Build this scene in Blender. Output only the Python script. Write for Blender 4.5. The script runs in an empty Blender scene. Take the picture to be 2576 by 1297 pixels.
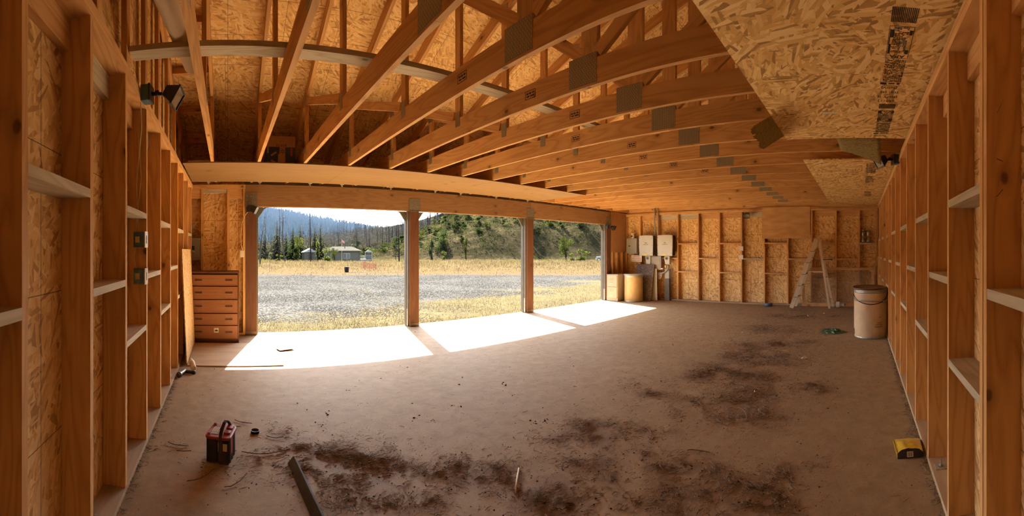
import bpy, bmesh, math, random
from mathutils import Vector, Matrix, noise

# ------------------------------------------------------------------ camera, sky, sun, exposure
SC = bpy.context.scene
COL = SC.collection
RND = random.Random(11)
PI = math.pi
EYE = 1.42

cam_d = bpy.data.cameras.new('camera')
cam_d.type = 'PANO'
cam_d.panorama_type = 'CENTRAL_CYLINDRICAL'
FOC = 1011.0
cam_d.central_cylindrical_range_u_min = -573.0 / FOC
cam_d.central_cylindrical_range_u_max = (2576.0 - 573.0) / FOC
cam_d.central_cylindrical_range_v_min = -(1297.0 - 630.0) / FOC
cam_d.central_cylindrical_range_v_max = 630.0 / FOC
cam_d.central_cylindrical_radius = 1.0
cam_d.clip_start = 0.02
cam_d.clip_end = 5000
cam = bpy.data.objects.new('camera', cam_d)
COL.objects.link(cam)
cam.location = (0, 0, EYE)
cam.rotation_euler = (PI / 2, 0, 0)
SC.camera = cam

SUN_EL, SUN_AZ = math.radians(40.0), math.radians(15.0)
w = bpy.data.worlds.new('sky')
SC.world = w
w.use_nodes = True
wn = w.node_tree
sky = wn.nodes.new('ShaderNodeTexSky')
sky.sky_type = 'NISHITA'
sky.sun_disc = False
sky.sun_elevation = SUN_EL
sky.sun_rotation = SUN_AZ
sky.air_density = 1.0
sky.dust_density = 1.5
hs_ = wn.nodes.new('ShaderNodeHueSaturation')
hs_.inputs['Saturation'].default_value = 0.55
wn.links.new(sky.outputs[0], hs_.inputs['Color'])
wn.links.new(hs_.outputs[0], wn.nodes['Background'].inputs[0])
wn.nodes['Background'].inputs[1].default_value = 0.105

sd = bpy.data.lights.new('sun', 'SUN')
sd.energy = 8.0
sd.angle = math.radians(0.53)
sd.color = (1.0, 0.93, 0.80)
sun = bpy.data.objects.new('sun', sd)
COL.objects.link(sun)
sdir = Vector((math.sin(SUN_AZ) * math.cos(SUN_EL), math.cos(SUN_AZ) * math.cos(SUN_EL), math.sin(SUN_EL)))
sun.rotation_euler = sdir.to_track_quat('Z', 'Y').to_euler()
sun.location = (4, 30, 30)

SC.view_settings.view_transform = 'Standard'
SC.view_settings.look = 'None'
SC.view_settings.exposure = 3.85
SC.view_settings.gamma = 1.0
SC.view_settings.use_curve_mapping = False
SC.cycles.use_denoising = True
SC.cycles.adaptive_threshold = 0.03
SC.cycles.max_bounces = 10
SC.cycles.diffuse_bounces = 7
SC.cycles.volume_bounces = 0

# ------------------------------------------------------------------ materials
def nd(nt, t, ins=None, **at):
    n = nt.nodes.new(t)
    for k, v in at.items():
        setattr(n, k, v)
    for k, v in (ins or {}).items():
        if isinstance(v, bpy.types.NodeSocket):
            nt.links.new(v, n.inputs[k])
        else:
            n.inputs[k].default_value = v
    return n

def newmat(name, rough=0.7, metal=0.0, col=(0.5, 0.5, 0.5), spec=0.5):
    m = bpy.data.materials.new(name)
    m.use_nodes = True
    b = m.node_tree.nodes['Principled BSDF']
    b.inputs['Roughness'].default_value = rough
    b.inputs['Metallic'].default_value = metal
    b.inputs['Base Color'].default_value = (*col, 1)
    b.inputs['Specular IOR Level'].default_value = spec
    m.diffuse_color = (*col, 1)
    return m, m.node_tree, b

def mth(nt, op, a, b=None, c=None):
    n = nt.nodes.new('ShaderNodeMath')
    n.operation = op
    for i, v in enumerate((a, b, c)):
        if v is None:
            continue
        if isinstance(v, bpy.types.NodeSocket):
            nt.links.new(v, n.inputs[i])
        else:
            n.inputs[i].default_value = v
    return n.outputs[0]

def mix(nt, f, a, b, bt='MIX'):
    n = nt.nodes.new('ShaderNodeMix')
    n.data_type = 'RGBA'
    n.blend_type = bt
    for k, v in ((0, f), (6, a), (7, b)):
        if isinstance(v, bpy.types.NodeSocket):
            nt.links.new(v, n.inputs[k])
        else:
            n.inputs[k].default_value = v if k == 0 else (*v, 1)
    return n.outputs[2]

def ramp(nt, f, stops):
    n = nt.nodes.new('ShaderNodeValToRGB')
    nt.links.new(f, n.inputs[0])
    e = n.color_ramp.elements
    while len(e) < len(stops):
        e.new(0.5)
    for i, (p, c) in enumerate(stops):
        e[i].position = p
        e[i].color = (*c, 1)
    return n.outputs[0]

def mapping(nt, vec, scale=(1, 1, 1), rot=(0, 0, 0), loc=(0, 0, 0)):
    n = nd(nt, 'ShaderNodeMapping', {'Vector': vec})
    n.inputs['Scale'].default_value = scale
    n.inputs['Rotation'].default_value = rot
    n.inputs['Location'].default_value = loc
    return n.outputs[0]

def uvrand(nt):
    uv = nd(nt, 'ShaderNodeTexCoord').outputs['UV']
    oi = nd(nt, 'ShaderNodeObjectInfo').outputs['Random']
    off = nd(nt, 'ShaderNodeCombineXYZ', {'X': mth(nt, 'MULTIPLY', oi, 83.0), 'Y': mth(nt, 'MULTIPLY', oi, 47.0)})
    add = nd(nt, 'ShaderNodeVectorMath', {0: uv, 1: off.outputs[0]}, operation='ADD')
    return uv, add.outputs[0], oi

def plain(name, col, rough=0.6, metal=0.0, var=0.12, scale=18.0, bump=0.0, spec=0.5):
    m, nt, b = newmat(name, rough, metal, col, spec)
    oc = nd(nt, 'ShaderNodeTexCoord').outputs['Object']
    nz = nd(nt, 'ShaderNodeTexNoise', {'Vector': oc, 'Scale': scale, 'Detail': 4.0}).outputs[0]
    d = tuple(c * (1 - var * 1.6) for c in col)
    l = tuple(min(1, c * (1 + var)) for c in col)
    c = ramp(nt, nz, [(0.3, d), (0.7, l)])
    nt.links.new(c, b.inputs['Base Color'])
    if bump:
        bp = nd(nt, 'ShaderNodeBump', {'Height': nz, 'Strength': bump, 'Distance': 0.01})
        nt.links.new(bp.outputs[0], b.inputs['Normal'])
    return m

def wood(name, light, dark, knots=1.0, ring=9.0, rough=0.72, val=0.18, fine=0.35):
    m, nt, b = newmat(name, rough, 0, light, 0.3)
    uv, v, oi = uvrand(nt)
    n1 = nd(nt, 'ShaderNodeTexNoise', {'Vector': mapping(nt, v, (0.7, 6, 1)), 'Scale': 1.0, 'Detail': 2.0, 'Distortion': 0.4}).outputs[0]
    rg = mth(nt, 'MULTIPLY', mth(nt, 'PINGPONG', mth(nt, 'MULTIPLY', n1, ring), 0.5), 2.0)
    n2 = nd(nt, 'ShaderNodeTexNoise', {'Vector': mapping(nt, v, (4, 190, 1)), 'Scale': 1.0, 'Detail': 3.0}).outputs[0]
    n3 = nd(nt, 'ShaderNodeTexNoise', {'Vector': mapping(nt, v, (0.8, 1.5, 1)), 'Scale': 1.3, 'Detail': 2.0}).outputs[0]
    f = mth(nt, 'ADD', mth(nt, 'MULTIPLY', mth(nt, 'POWER', rg, 2.0), 0.42), mth(nt, 'MULTIPLY', n2, fine))
    f = mth(nt, 'ADD', f, mth(nt, 'MULTIPLY', mth(nt, 'SUBTRACT', n3, 0.5), 0.7))
    c = mix(nt, f, light, dark)
    if knots:
        vo = nd(nt, 'ShaderNodeTexVoronoi', {'Vector': mapping(nt, v, (2.1, 3.2, 1)), 'Scale': 1.0}, voronoi_dimensions='2D')
        sep = nd(nt, 'ShaderNodeSeparateColor', {0: vo.outputs['Color']})
        ok = mth(nt, 'GREATER_THAN', sep.outputs[0], 1 - 0.45 * knots)
        mr = nd(nt, 'ShaderNodeMapRange', {'Value': vo.outputs['Distance'], 'From Min': 0.035, 'From Max': 0.075, 'To Min': 1.0, 'To Max': 0.0})
        mr2 = nd(nt, 'ShaderNodeMapRange', {'Value': vo.outputs['Distance'], 'From Min': 0.05, 'From Max': 0.17, 'To Min': 0.40, 'To Max': 0.0})
        k = mth(nt, 'MULTIPLY', mth(nt, 'MAXIMUM', mr.outputs[0], mr2.outputs[0]), ok)
        c = mix(nt, mth(nt, 'MULTIPLY', k, 0.85), c, tuple(x * 0.33 for x in dark))
    hs = nd(nt, 'ShaderNodeHueSaturation', {'Color': c, 'Value': mth(nt, 'ADD', 1.0 - val / 2, mth(nt, 'MULTIPLY', oi, val))})
    nt.links.new(hs.outputs[0], b.inputs['Base Color'])
    bp = nd(nt, 'ShaderNodeBump', {'Height': n2, 'Strength': 0.12, 'Distance': 0.004})
    nt.links.new(bp.outputs[0], b.inputs['Normal'])
    return m

def osb(name, tones, size=1.0, lines=True, l_u=0.61, l_v=0.406, rough=0.75, contrast=0.9):
    """Pressed strand board: four layers of long flakes laid at different angles, printed nailing lines."""
    m, nt, b = newmat(name, rough, 0, tones[1], 0.35)
    uv, v, oi = uvrand(nt)
    wob = nd(nt, 'ShaderNodeTexNoise', {'Vector': v, 'Scale': 9.0, 'Detail': 1.0}).outputs['Color']
    wv = nd(nt, 'ShaderNodeVectorMath', {0: wob, 1: (0.02, 0.02, 0)}, operation='MULTIPLY')
    vv = nd(nt, 'ShaderNodeVectorMath', {0: v, 1: wv.outputs[0]}, operation='ADD').outputs[0]
    tone = None
    for k, (ang, ln, wd, th) in enumerate(((0.3, 0.12, 0.042, 0.0), (1.3, 0.11, 0.030, 0.40), (-0.6, 0.12, 0.026, 0.50), (0.1, 0.14, 0.020, 0.58), (2.2, 0.10, 0.018, 0.62))):
        cell = nd(nt, 'ShaderNodeTexVoronoi', {'Vector': mapping(nt, vv, (4.3 / size, 4.3 / size, 1), (0, 0, 0), (k * 5.1, k * 2.3, 0)), 'Scale': 1.0}, voronoi_dimensions='2D')
        cr = nd(nt, 'ShaderNodeSeparateColor', {0: cell.outputs['Color']}).outputs[0]
        rt = nd(nt, 'ShaderNodeVectorRotate', {'Vector': vv, 'Angle': mth(nt, 'ADD', ang - .9, mth(nt, 'MULTIPLY', cr, 1.8))}, rotation_type='Z_AXIS')
        mp = mapping(nt, rt.outputs[0], (1 / (ln * size), 1 / (wd * size), 1), (0, 0, 0), (k * 3.7, k * 1.3, 0))
        vo = nd(nt, 'ShaderNodeTexVoronoi', {'Vector': mp, 'Scale': 1.0, 'Randomness': 0.95}, voronoi_dimensions='2D')
        sep = nd(nt, 'ShaderNodeSeparateColor', {0: vo.outputs['Color']})
        t = sep.outputs[0]
        if tone is None:
            tone = t
        else:
            g = mth(nt, 'GREATER_THAN', sep.outputs[1], th)
            tone = nd(nt, 'ShaderNodeMix', {0: g, 2: tone, 3: t}).outputs[0]
    fib = nd(nt, 'ShaderNodeTexNoise', {'Vector': mapping(nt, v, (60, 60, 1)), 'Scale': 1.0, 'Detail': 3.0}).outputs[0]
    tf = mth(nt, 'ADD', mth(nt, 'SUBTRACT', mth(nt, 'MULTIPLY', tone, contrast), (contrast - 0.85) * 0.5), mth(nt, 'MULTIPLY', fib, 0.18))
    c = ramp(nt, tf, [(0.06, tones[0]), (0.3, tones[1]), (0.62, tones[2]), (0.95, tones[3])])
    big = nd(nt, 'ShaderNodeTexNoise', {'Vector': v, 'Scale': 0.9, 'Detail': 2.0}).outputs[0]
    c = mix(nt, mth(nt, 'MULTIPLY', big, 0.25), c, tuple(x * 0.78 for x in tones[1]))
    if lines:
        sp = nd(nt, 'ShaderNodeSeparateXYZ', {0: uv})
        du = mth(nt, 'PINGPONG', sp.outputs[0], l_u / 2)
        dv = mth(nt, 'PINGPONG', sp.outputs[1], l_v / 2)
        ln_ = mth(nt, 'LESS_THAN', mth(nt, 'MINIMUM', du, dv), 0.0024)
        c = mix(nt, mth(nt, 'MULTIPLY', ln_, 0.75), c, (0.05, 0.025, 0.012))
    hs = nd(nt, 'ShaderNodeHueSaturation', {'Color': c, 'Value': mth(nt, 'ADD', 0.94, mth(nt, 'MULTIPLY', oi, 0.12))})
    nt.links.new(hs.outputs[0], b.inputs['Base Color'])
    bp = nd(nt, 'ShaderNodeBump', {'Height': tone, 'Strength': 0.25, 'Distance': 0.002})
    nt.links.new(bp.outputs[0], b.inputs['Normal'])
    return m

OSBT = ((0.34, 0.17, 0.05), (0.64, 0.37, 0.130), (0.76, 0.485, 0.195), (0.86, 0.63, 0.31))
M = {}
M['fir'] = wood('fir framing lumber', (0.68, 0.395, 0.155), (0.38, 0.165, 0.052), 0.8)
M['fir_red'] = wood('fir truss lumber', (0.64, 0.365, 0.135), (0.35, 0.15, 0.045), 0.7)
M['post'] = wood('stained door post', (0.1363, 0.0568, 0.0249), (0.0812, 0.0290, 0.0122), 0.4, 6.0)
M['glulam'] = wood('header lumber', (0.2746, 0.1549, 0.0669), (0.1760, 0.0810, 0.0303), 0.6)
M['grey_wood'] = wood('weathered lumber', (0.56, 0.48, 0.35), (0.30, 0.235, 0.15), 0.6)
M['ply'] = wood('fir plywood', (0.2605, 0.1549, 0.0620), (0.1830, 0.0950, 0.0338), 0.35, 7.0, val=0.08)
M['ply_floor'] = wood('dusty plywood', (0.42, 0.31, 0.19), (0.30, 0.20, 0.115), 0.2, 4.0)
M['osb'] = osb('strand board', OSBT)
M['osb_roof'] = osb('strand board roof deck', ((0.40, 0.21, 0.065), (0.70, 0.42, 0.145), (0.80, 0.52, 0.205), (0.88, 0.65, 0.32)), 1.0, True, 0.61, 0.406)
M['osb_ceil'] = osb('strand board ceiling', ((0.34, 0.18, 0.055), (0.66, 0.40, 0.135), (0.80, 0.53, 0.205), (0.90, 0.68, 0.34)), 1.2, False, contrast=1.0)
M['osb_back'] = osb('rough strand board back', ((0.10, 0.07, 0.02), (0.21, 0.15, 0.05), (0.27, 0.20, 0.07), (0.34, 0.26, 0.10)), 0.3, False)
M['osb_dark'] = osb('weathered strand board', ((0.06, 0.04, 0.025), (0.12, 0.085, 0.06), (0.17, 0.12, 0.085), (0.26, 0.19, 0.14)), 0.6, False)
M['osb_light'] = osb('clean strand board', ((0.36, 0.2, 0.07), (0.55, 0.34, 0.13), (0.66, 0.43, 0.18), (0.76, 0.54, 0.27)), 0.7, False)
M['dresser'] = wood('brown dresser wood', (0.30, 0.125, 0.050), (0.20, 0.075, 0.028), 0.0, 5.0, 0.5, 0.06, 0.25)
M['dresser_dark'] = wood('dark dresser carcass', (0.15, 0.058, 0.026), (0.09, 0.034, 0.016), 0.0, 5.0, 0.5, 0.05)
M['hardboard'] = plain('brown hardboard', (0.36, 0.17, 0.062), 0.65, 0, 0.06, 9)
M['ladder'] = wood('bare ladder wood', (0.66, 0.52, 0.34), (0.42, 0.30, 0.18), 0.2, 6)
M['galv'] = plain('galvanized steel', (0.36, 0.335, 0.27), 0.42, 0.25, 0.15, 40)
M['cap_steel'] = plain('dull bracket steel', (0.17, 0.15, 0.115), 0.5, 0.2, 0.12, 30)
M['steel'] = plain('dull steel', (0.36, 0.34, 0.30), 0.45, 0.6, 0.12, 30)
M['grey_trim'] = plain('grey painted trim', (0.1218, 0.1102, 0.0870), 0.6, 0, 0.08, 7)
M['black'] = plain('black plastic', (0.022, 0.020, 0.019), 0.45, 0, 0.2, 30)
M['dark_metal'] = plain('dark lamp metal', (0.035, 0.032, 0.030), 0.4, 0.4, 0.2, 30)
M['blue_box'] = plain('blue plastic box', (0.06, 0.15, 0.20), 0.5, 0, 0.1, 20)
M['white'] = plain('off-white plastic', (0.62, 0.56, 0.44), 0.45, 0, 0.05, 20)
M['paper'] = plain('white paper', (0.66, 0.60, 0.48), 0.7, 0, 0.06, 30)
M['cable'] = plain('yellow cable', (0.56, 0.38, 0.15), 0.5, 0, 0.06, 20)
M['panel_grey'] = plain('grey enamel', (0.30, 0.285, 0.235), 0.45, 0.1, 0.05, 12)
M['inverter'] = plain('beige inverter enamel', (0.47, 0.44, 0.36), 0.42, 0, 0.04, 9)
M['inv_side'] = plain('dark heat sink', (0.06, 0.04, 0.028), 0.6, 0.2, 0.1, 20)
M['tan_metal'] = plain('tan enamel', (0.36, 0.275, 0.175), 0.45, 0.0, 0.05, 10)
M['drum'] = plain('tan fibreboard', (0.58, 0.40, 0.235), 0.6, 0, 0.10, 6)
M['drum_yel'] = plain('yellow fibreboard', (0.48, 0.30, 0.115), 0.5, 0, 0.10, 6)
M['rust_lid'] = plain('brown lid', (0.15, 0.085, 0.045), 0.5, 0.2, 0.2, 12)
M['red'] = plain('dusty red plastic', (0.30, 0.035, 0.030), 0.45, 0, 0.15, 24)
M['ink'] = plain('black ink', (0.035, 0.022, 0.014), 0.8, 0, 0.1, 50)
M['red_ink'] = plain('red ink', (0.50, 0.09, 0.05), 0.8, 0, 0.05, 50)
M['yellow'] = plain('yellow film', (0.62, 0.42, 0.035), 0.3, 0, 0.15, 22, 0.4)
M['yellow_label'] = plain('yellow label', (0.70, 0.48, 0.06), 0.5, 0, 0.05, 20)
M['green'] = plain('dark green tarp', (0.055, 0.13, 0.062), 0.42, 0, 0.3, 22)
M['blue'] = plain('blue vinyl', (0.05, 0.08, 0.15), 0.5, 0, 0.1, 20)
M['cardboard'] = plain('cardboard', (0.36, 0.19, 0.085), 0.8, 0, 0.06, 10)
M['tube'] = plain('beige cardboard tube', (0.74, 0.62, 0.43), 0.65, 0, 0.05, 5)
M['navy'] = plain('navy print', (0.030, 0.042, 0.062), 0.7, 0, 0.08, 10)
M['cone'] = plain('dark cone scale', (0.034, 0.020, 0.013), 0.9, 0, 0.3, 25, 0, 0.1)
M['twig'] = plain('dry twig', (0.16, 0.085, 0.048), 0.8, 0, 0.3, 60)
M['litter'] = plain('pine needle litter', (0.26, 0.165, 0.090), 0.85, 0, 0.35, 25)
M['leaf'] = plain('dead leaf', (0.055, 0.030, 0.019), 0.85, 0, 0.35, 25)
M['orange_net'] = plain('orange mesh', (0.2436, 0.0348, 0.0081), 0.5, 0, 0.1, 5)
M['chrome'] = plain('reflector', (0.80, 0.76, 0.68), 0.45, 0.6, 0.02, 5)
M['paint_white'] = plain('white paint', (0.1427, 0.1427, 0.1379), 0.4, 0, 0.03, 5)

def glass(name, tint=(1, 1, 1), rough=0.03):
    m, nt, b = newmat(name, rough, 0, tint)
    b.inputs['Transmission Weight'].default_value = 1.0
    b.inputs['IOR'].default_value = 1.45
    return m
M['glass'] = glass('lamp glass', (0.95, 0.93, 0.88), 0.12)
def thin_glass(name, tint, refl=.14):
    m = bpy.data.materials.new(name); m.use_nodes = True
    nt = m.node_tree; nt.nodes.remove(nt.nodes['Principled BSDF'])
    t = nd(nt, 'ShaderNodeBsdfTransparent', {'Color': (*tint, 1)})
    g = nd(nt, 'ShaderNodeBsdfGlossy', {'Roughness': .08})
    d = nd(nt, 'ShaderNodeBsdfDiffuse', {'Color': (.7, .68, .6, 1)})
    a = nd(nt, 'ShaderNodeMixShader', {0: .35, 1: g.outputs[0], 2: d.outputs[0]})
    x = nd(nt, 'ShaderNodeMixShader', {0: refl, 1: t.outputs[0], 2: a.outputs[0]})
    nt.links.new(x.outputs[0], nt.nodes['Material Output'].inputs['Surface'])
    return m
M['jar_glass'] = thin_glass('jar glass', (0.93, 0.91, 0.85))
M['clear'] = thin_glass('clear plastic', (0.90, 0.93, 0.95), .2)

# nail plate: steel with punched slots
m, nt, b = newmat('punched nail plate', 0.45, 0.25, (0.30, 0.27, 0.20))
uv = nd(nt, 'ShaderNodeTexCoord').outputs['UV']
br = nd(nt, 'ShaderNodeTexBrick', {'Vector': mapping(nt, uv, (1, 1, 1), (0, 0, PI / 2)), 'Scale': 1.0, 'Brick Width': 0.030, 'Row Height': 0.011, 'Mortar Size': 0.0035, 'Mortar Smooth': 0.3,
     'Color1': (0.10, 0.07, 0.035, 1), 'Color2': (0.14, 0.10, 0.05, 1), 'Mortar': (0.36, 0.31, 0.21, 1)})
nt.links.new(br.outputs[0], b.inputs['Base Color'])
M['nail_plate'] = m

# pegboard
m, nt, b = newmat('pegboard', 0.65, 0, (0.40, 0.19, 0.07))
uv = nd(nt, 'ShaderNodeTexCoord').outputs['UV']
sp = nd(nt, 'ShaderNodeSeparateXYZ', {0: uv})
a_ = mth(nt, 'PINGPONG', sp.outputs[0], 0.0127)
b_ = mth(nt, 'PINGPONG', sp.outputs[1], 0.0127)
d_ = mth(nt, 'SQRT', mth(nt, 'ADD', mth(nt, 'MULTIPLY', a_, a_), mth(nt, 'MULTIPLY', b_, b_)))
nz = nd(nt, 'ShaderNodeTexNoise', {'Vector': mapping(nt, uv, (3, 9, 1)), 'Scale': 1.0, 'Detail': 4.0}).outputs[0]
c = ramp(nt, nz, [(0.35, (0.50, 0.26, 0.085)), (0.65, (0.66, 0.38, 0.14))])
nt.links.new(mix(nt, mth(nt, 'MULTIPLY', mth(nt, 'LESS_THAN', d_, 0.0038), 0.85), c, (0.05, 0.022, 0.01)), b.inputs['Base Color'])
M['pegboard'] = m

# concrete slab
m, nt, b = newmat('dusty concrete', 0.7, 0, (0.5, 0.42, 0.34), 0.15)
oc = nd(nt, 'ShaderNodeTexCoord').outputs['Object']
n1 = nd(nt, 'ShaderNodeTexNoise', {'Vector': oc, 'Scale': 0.55, 'Detail': 5.0, 'Roughness': 0.6}).outputs[0]
n2 = nd(nt, 'ShaderNodeTexNoise', {'Vector': oc, 'Scale': 7.0, 'Detail': 6.0, 'Roughness': 0.65}).outputs[0]
n3 = nd(nt, 'ShaderNodeTexNoise', {'Vector': oc, 'Scale': 70.0, 'Detail': 3.0}).outputs[0]
c = ramp(nt, n1, [(0.32, (0.2622, 0.1748, 0.0865)), (0.68, (0.3404, 0.2438, 0.1362))])
c = mix(nt, 0.45, c, ramp(nt, n2, [(0.3, (0.1794, 0.1086, 0.0515)), (0.7, (0.3864, 0.2834, 0.1638))]))
st = nd(nt, 'ShaderNodeTexNoise', {'Vector': mapping(nt, oc, (4.0, 5.0, 1), (0, 0, 0.5)), 'Scale': 1.6, 'Detail': 7.0, 'Roughness': 0.75, 'Distortion': 0.8}).outputs[0]
c = mix(nt, 0.34, c, ramp(nt, st, [(0.36, (0.1564, 0.0920, 0.0432)), (0.55, (0.3220, 0.2254, 0.1242)), (0.72, (0.4232, 0.3266, 0.2024))]))
c = mix(nt, 0.16, c, ramp(nt, n3, [(0.3, (0.1840, 0.1196, 0.0690)), (0.7, (0.4416, 0.3404, 0.2300))]))
dirt = nd(nt, 'ShaderNodeAttribute', attribute_name='dirt').outputs['Fac']
n4 = nd(nt, 'ShaderNodeTexNoise', {'Vector': oc, 'Scale': 11.0, 'Detail': 6.0, 'Roughness': 0.7}).outputs[0]
df = nd(nt, 'ShaderNodeMapRange', {'Value': mth(nt, 'ADD', mth(nt, 'MULTIPLY', dirt, 0.62), mth(nt, 'MULTIPLY', n4, 0.9)), 'From Min': 0.70, 'From Max': 0.98})
c = mix(nt, mth(nt, 'MULTIPLY', df.outputs[0], 0.62), c, (0.165, 0.100, 0.058))
rust = nd(nt, 'ShaderNodeAttribute', attribute_name='rust').outputs['Fac']
c = mix(nt, mth(nt, 'MULTIPLY', rust, n2), c, (0.34, 0.13, 0.03))
nt.links.new(c, b.inputs['Base Color'])
bp = nd(nt, 'ShaderNodeBump', {'Height': n3, 'Strength': 0.12, 'Distance': 0.004})
nt.links.new(bp.outputs[0], b.inputs['Normal'])
M['concrete'] = m

# open ground: gravel yard, straw verge beside the slab, dry meadow beyond
m, nt, b = newmat('yard ground', 0.95, 0, (0.2, 0.19, 0.18), 0.0)
oc = nd(nt, 'ShaderNodeTexCoord').outputs['Object']
sp = nd(nt, 'ShaderNodeSeparateXYZ', {0: oc})
na = nd(nt, 'ShaderNodeTexNoise', {'Vector': oc, 'Scale': 0.45, 'Detail': 5.0}).outputs[0]
nb = nd(nt, 'ShaderNodeTexNoise', {'Vector': oc, 'Scale': 9.0, 'Detail': 5.0, 'Roughness': 0.75}).outputs[0]
gv = nd(nt, 'ShaderNodeTexVoronoi', {'Vector': oc, 'Scale': 22.0})
gs = nd(nt, 'ShaderNodeSeparateColor', {0: gv.outputs['Color']}).outputs[0]
GR = 0.117
grav = ramp(nt, gs, [(0.0, (0.075 * GR, 0.073 * GR, 0.070 * GR)), (0.5, (0.20 * GR, 0.195 * GR, 0.185 * GR)), (1.0, (0.42 * GR, 0.41 * GR, 0.39 * GR))])
straw = ramp(nt, nb, [(0.3, (0.0314, 0.0248, 0.0133)), (0.7, (0.0513, 0.0428, 0.0238))])
mead = ramp(nt, nb, [(0.3, (0.0295, 0.0204, 0.0114)), (0.7, (0.0466, 0.0333, 0.0180))])
sx = mth(nt, 'MAXIMUM', mth(nt, 'SUBTRACT', sp.outputs[0], 2.5), 0.0)
e1 = mth(nt, 'ADD', mth(nt, 'SUBTRACT', sp.outputs[1], mth(nt, 'MULTIPLY', sx, 0.30)), mth(nt, 'MULTIPLY', mth(nt, 'SUBTRACT', na, 0.5), -7.0))
f1 = nd(nt, 'ShaderNodeMapRange', {'Value': e1, 'From Min': 8.4, 'From Max': 9.6}).outputs[0]
c = mix(nt, f1, straw, grav)
rr = mth(nt, 'SQRT', mth(nt, 'ADD', mth(nt, 'MULTIPLY', sp.outputs[0], sp.outputs[0]), mth(nt, 'MULTIPLY', sp.outputs[1], sp.outputs[1])))
e2 = mth(nt, 'ADD', rr, mth(nt, 'MULTIPLY', mth(nt, 'SUBTRACT', na, 0.5), 9.0))
f2 = nd(nt, 'ShaderNodeMapRange', {'Value': e2, 'From Min': 27.0, 'From Max': 31.0}).outputs[0]
c = mix(nt, f2, c, mead)
nt.links.new(c, b.inputs['Base Color'])
bp = nd(nt, 'ShaderNodeBump', {'Height': gv.outputs['Distance'], 'Strength': 0.25, 'Distance': 0.02})
nt.links.new(bp.outputs[0], b.inputs['Normal'])
M['ground'] = m

def hillmat(name, a, b2, c2, sc):
    m, nt, b = newmat(name, 0.95, 0, a, 0.0)
    oc = nd(nt, 'ShaderNodeTexCoord').outputs['Object']
    n1 = nd(nt, 'ShaderNodeTexNoise', {'Vector': oc, 'Scale': sc, 'Detail': 6.0, 'Roughness': 0.7}).outputs[0]
    n2 = nd(nt, 'ShaderNodeTexNoise', {'Vector': oc, 'Scale': sc * 7, 'Detail': 4.0, 'Roughness': 0.7}).outputs[0]
    f = mth(nt, 'ADD', mth(nt, 'MULTIPLY', n1, 0.6), mth(nt, 'MULTIPLY', n2, 0.4))
    nt.links.new(ramp(nt, f, [(0.36, a), (0.5, b2), (0.64, c2)]), b.inputs['Base Color'])
    return m
M['hill'] = hillmat('brushy hillside', (0.0058, 0.0070, 0.0029), (0.0151, 0.0128, 0.0070), (0.0348, 0.0273, 0.0151), 0.16)
M['ridge'] = hillmat('burnt ridge', (0.0035, 0.0035, 0.0026), (0.0070, 0.0061, 0.0046), (0.0139, 0.0116, 0.0070), 0.09)
M['mountain'] = hillmat('forested mountain', (0.0024, 0.0043, 0.0029), (0.0043, 0.0071, 0.0043), (0.0076, 0.0100, 0.0057), 0.03)
M['road'] = plain('pale road', (0.0357, 0.0333, 0.0304), 0.9, 0, 0.05, 1, 0, 0.0)
M['stone'] = plain('gravel stone', (0.0371, 0.0362, 0.0343), 0.9, 0, 0.30, 9, 0, 0.0)
def leafmat(name, col, var=.35, scale=.6, tr=.5):
    m = plain(name, col, .9, 0, var, scale, 0, 0.0)
    nt = m.node_tree; b = nt.nodes['Principled BSDF']
    src = b.inputs['Base Color'].links[0].from_socket
    t = nd(nt, 'ShaderNodeBsdfTranslucent', {'Color': src})
    mx = nd(nt, 'ShaderNodeMixShader', {0: tr, 1: b.outputs[0], 2: t.outputs[0]})
    nt.links.new(mx.outputs[0], nt.nodes['Material Output'].inputs['Surface'])
    return m
M['straw'] = leafmat('dry straw', (0.0666, 0.0561, 0.0314), 0.25, 6)
M['meadow'] = leafmat('dry meadow grass', (0.0594, 0.0447, 0.0219), 0.4, 0.35)
M['mead_green'] = leafmat('yellow green weeds', (0.0464, 0.0464, 0.0104), 0.3, 0.8)
M['bark'] = plain('burnt bark', (0.0174, 0.0139, 0.0116), 0.95, 0, 0.3, 1.5, 0, 0.0)
M['bark_grey'] = plain('grey dead wood', (0.0435, 0.0360, 0.0290), 0.95, 0, 0.25, 1.5, 0, 0.0)
M['needles'] = leafmat('conifer needles', (0.0151, 0.0220, 0.0087), 0.4, 0.7)
M['needles_grey'] = leafmat('dull conifer needles', (0.0244, 0.0267, 0.0162), 0.35, 0.7)
M['leaves'] = leafmat('yellow green leaves', (0.0406, 0.0487, 0.0104), 0.4, 0.6)
M['leaves_dark'] = leafmat('olive green leaves', (0.0197, 0.0278, 0.0093), 0.4, 0.6)
M['leaves_dry'] = leafmat('dry brush', (0.0302, 0.0249, 0.0139), 0.35, 0.6)
M['stucco'] = plain('grey green siding', (0.0638, 0.0609, 0.0464), 0.9, 0, 0.06, 0.5, 0, 0.0)
M['shingle'] = plain('pale roof', (0.0404, 0.0380, 0.0333), 0.9, 0, 0.08, 1, 0, 0.0)
M['pane'] = plain('dark window', (0.02, 0.022, 0.025), 0.15, 0, 0.05, 1)
M['siding'] = plain('exterior siding', (0.30, 0.26, 0.2), 0.8, 0, 0.06, 2)

# ------------------------------------------------------------------ mesh helpers
XF = {}
I4 = Matrix.Identity(4)

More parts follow.
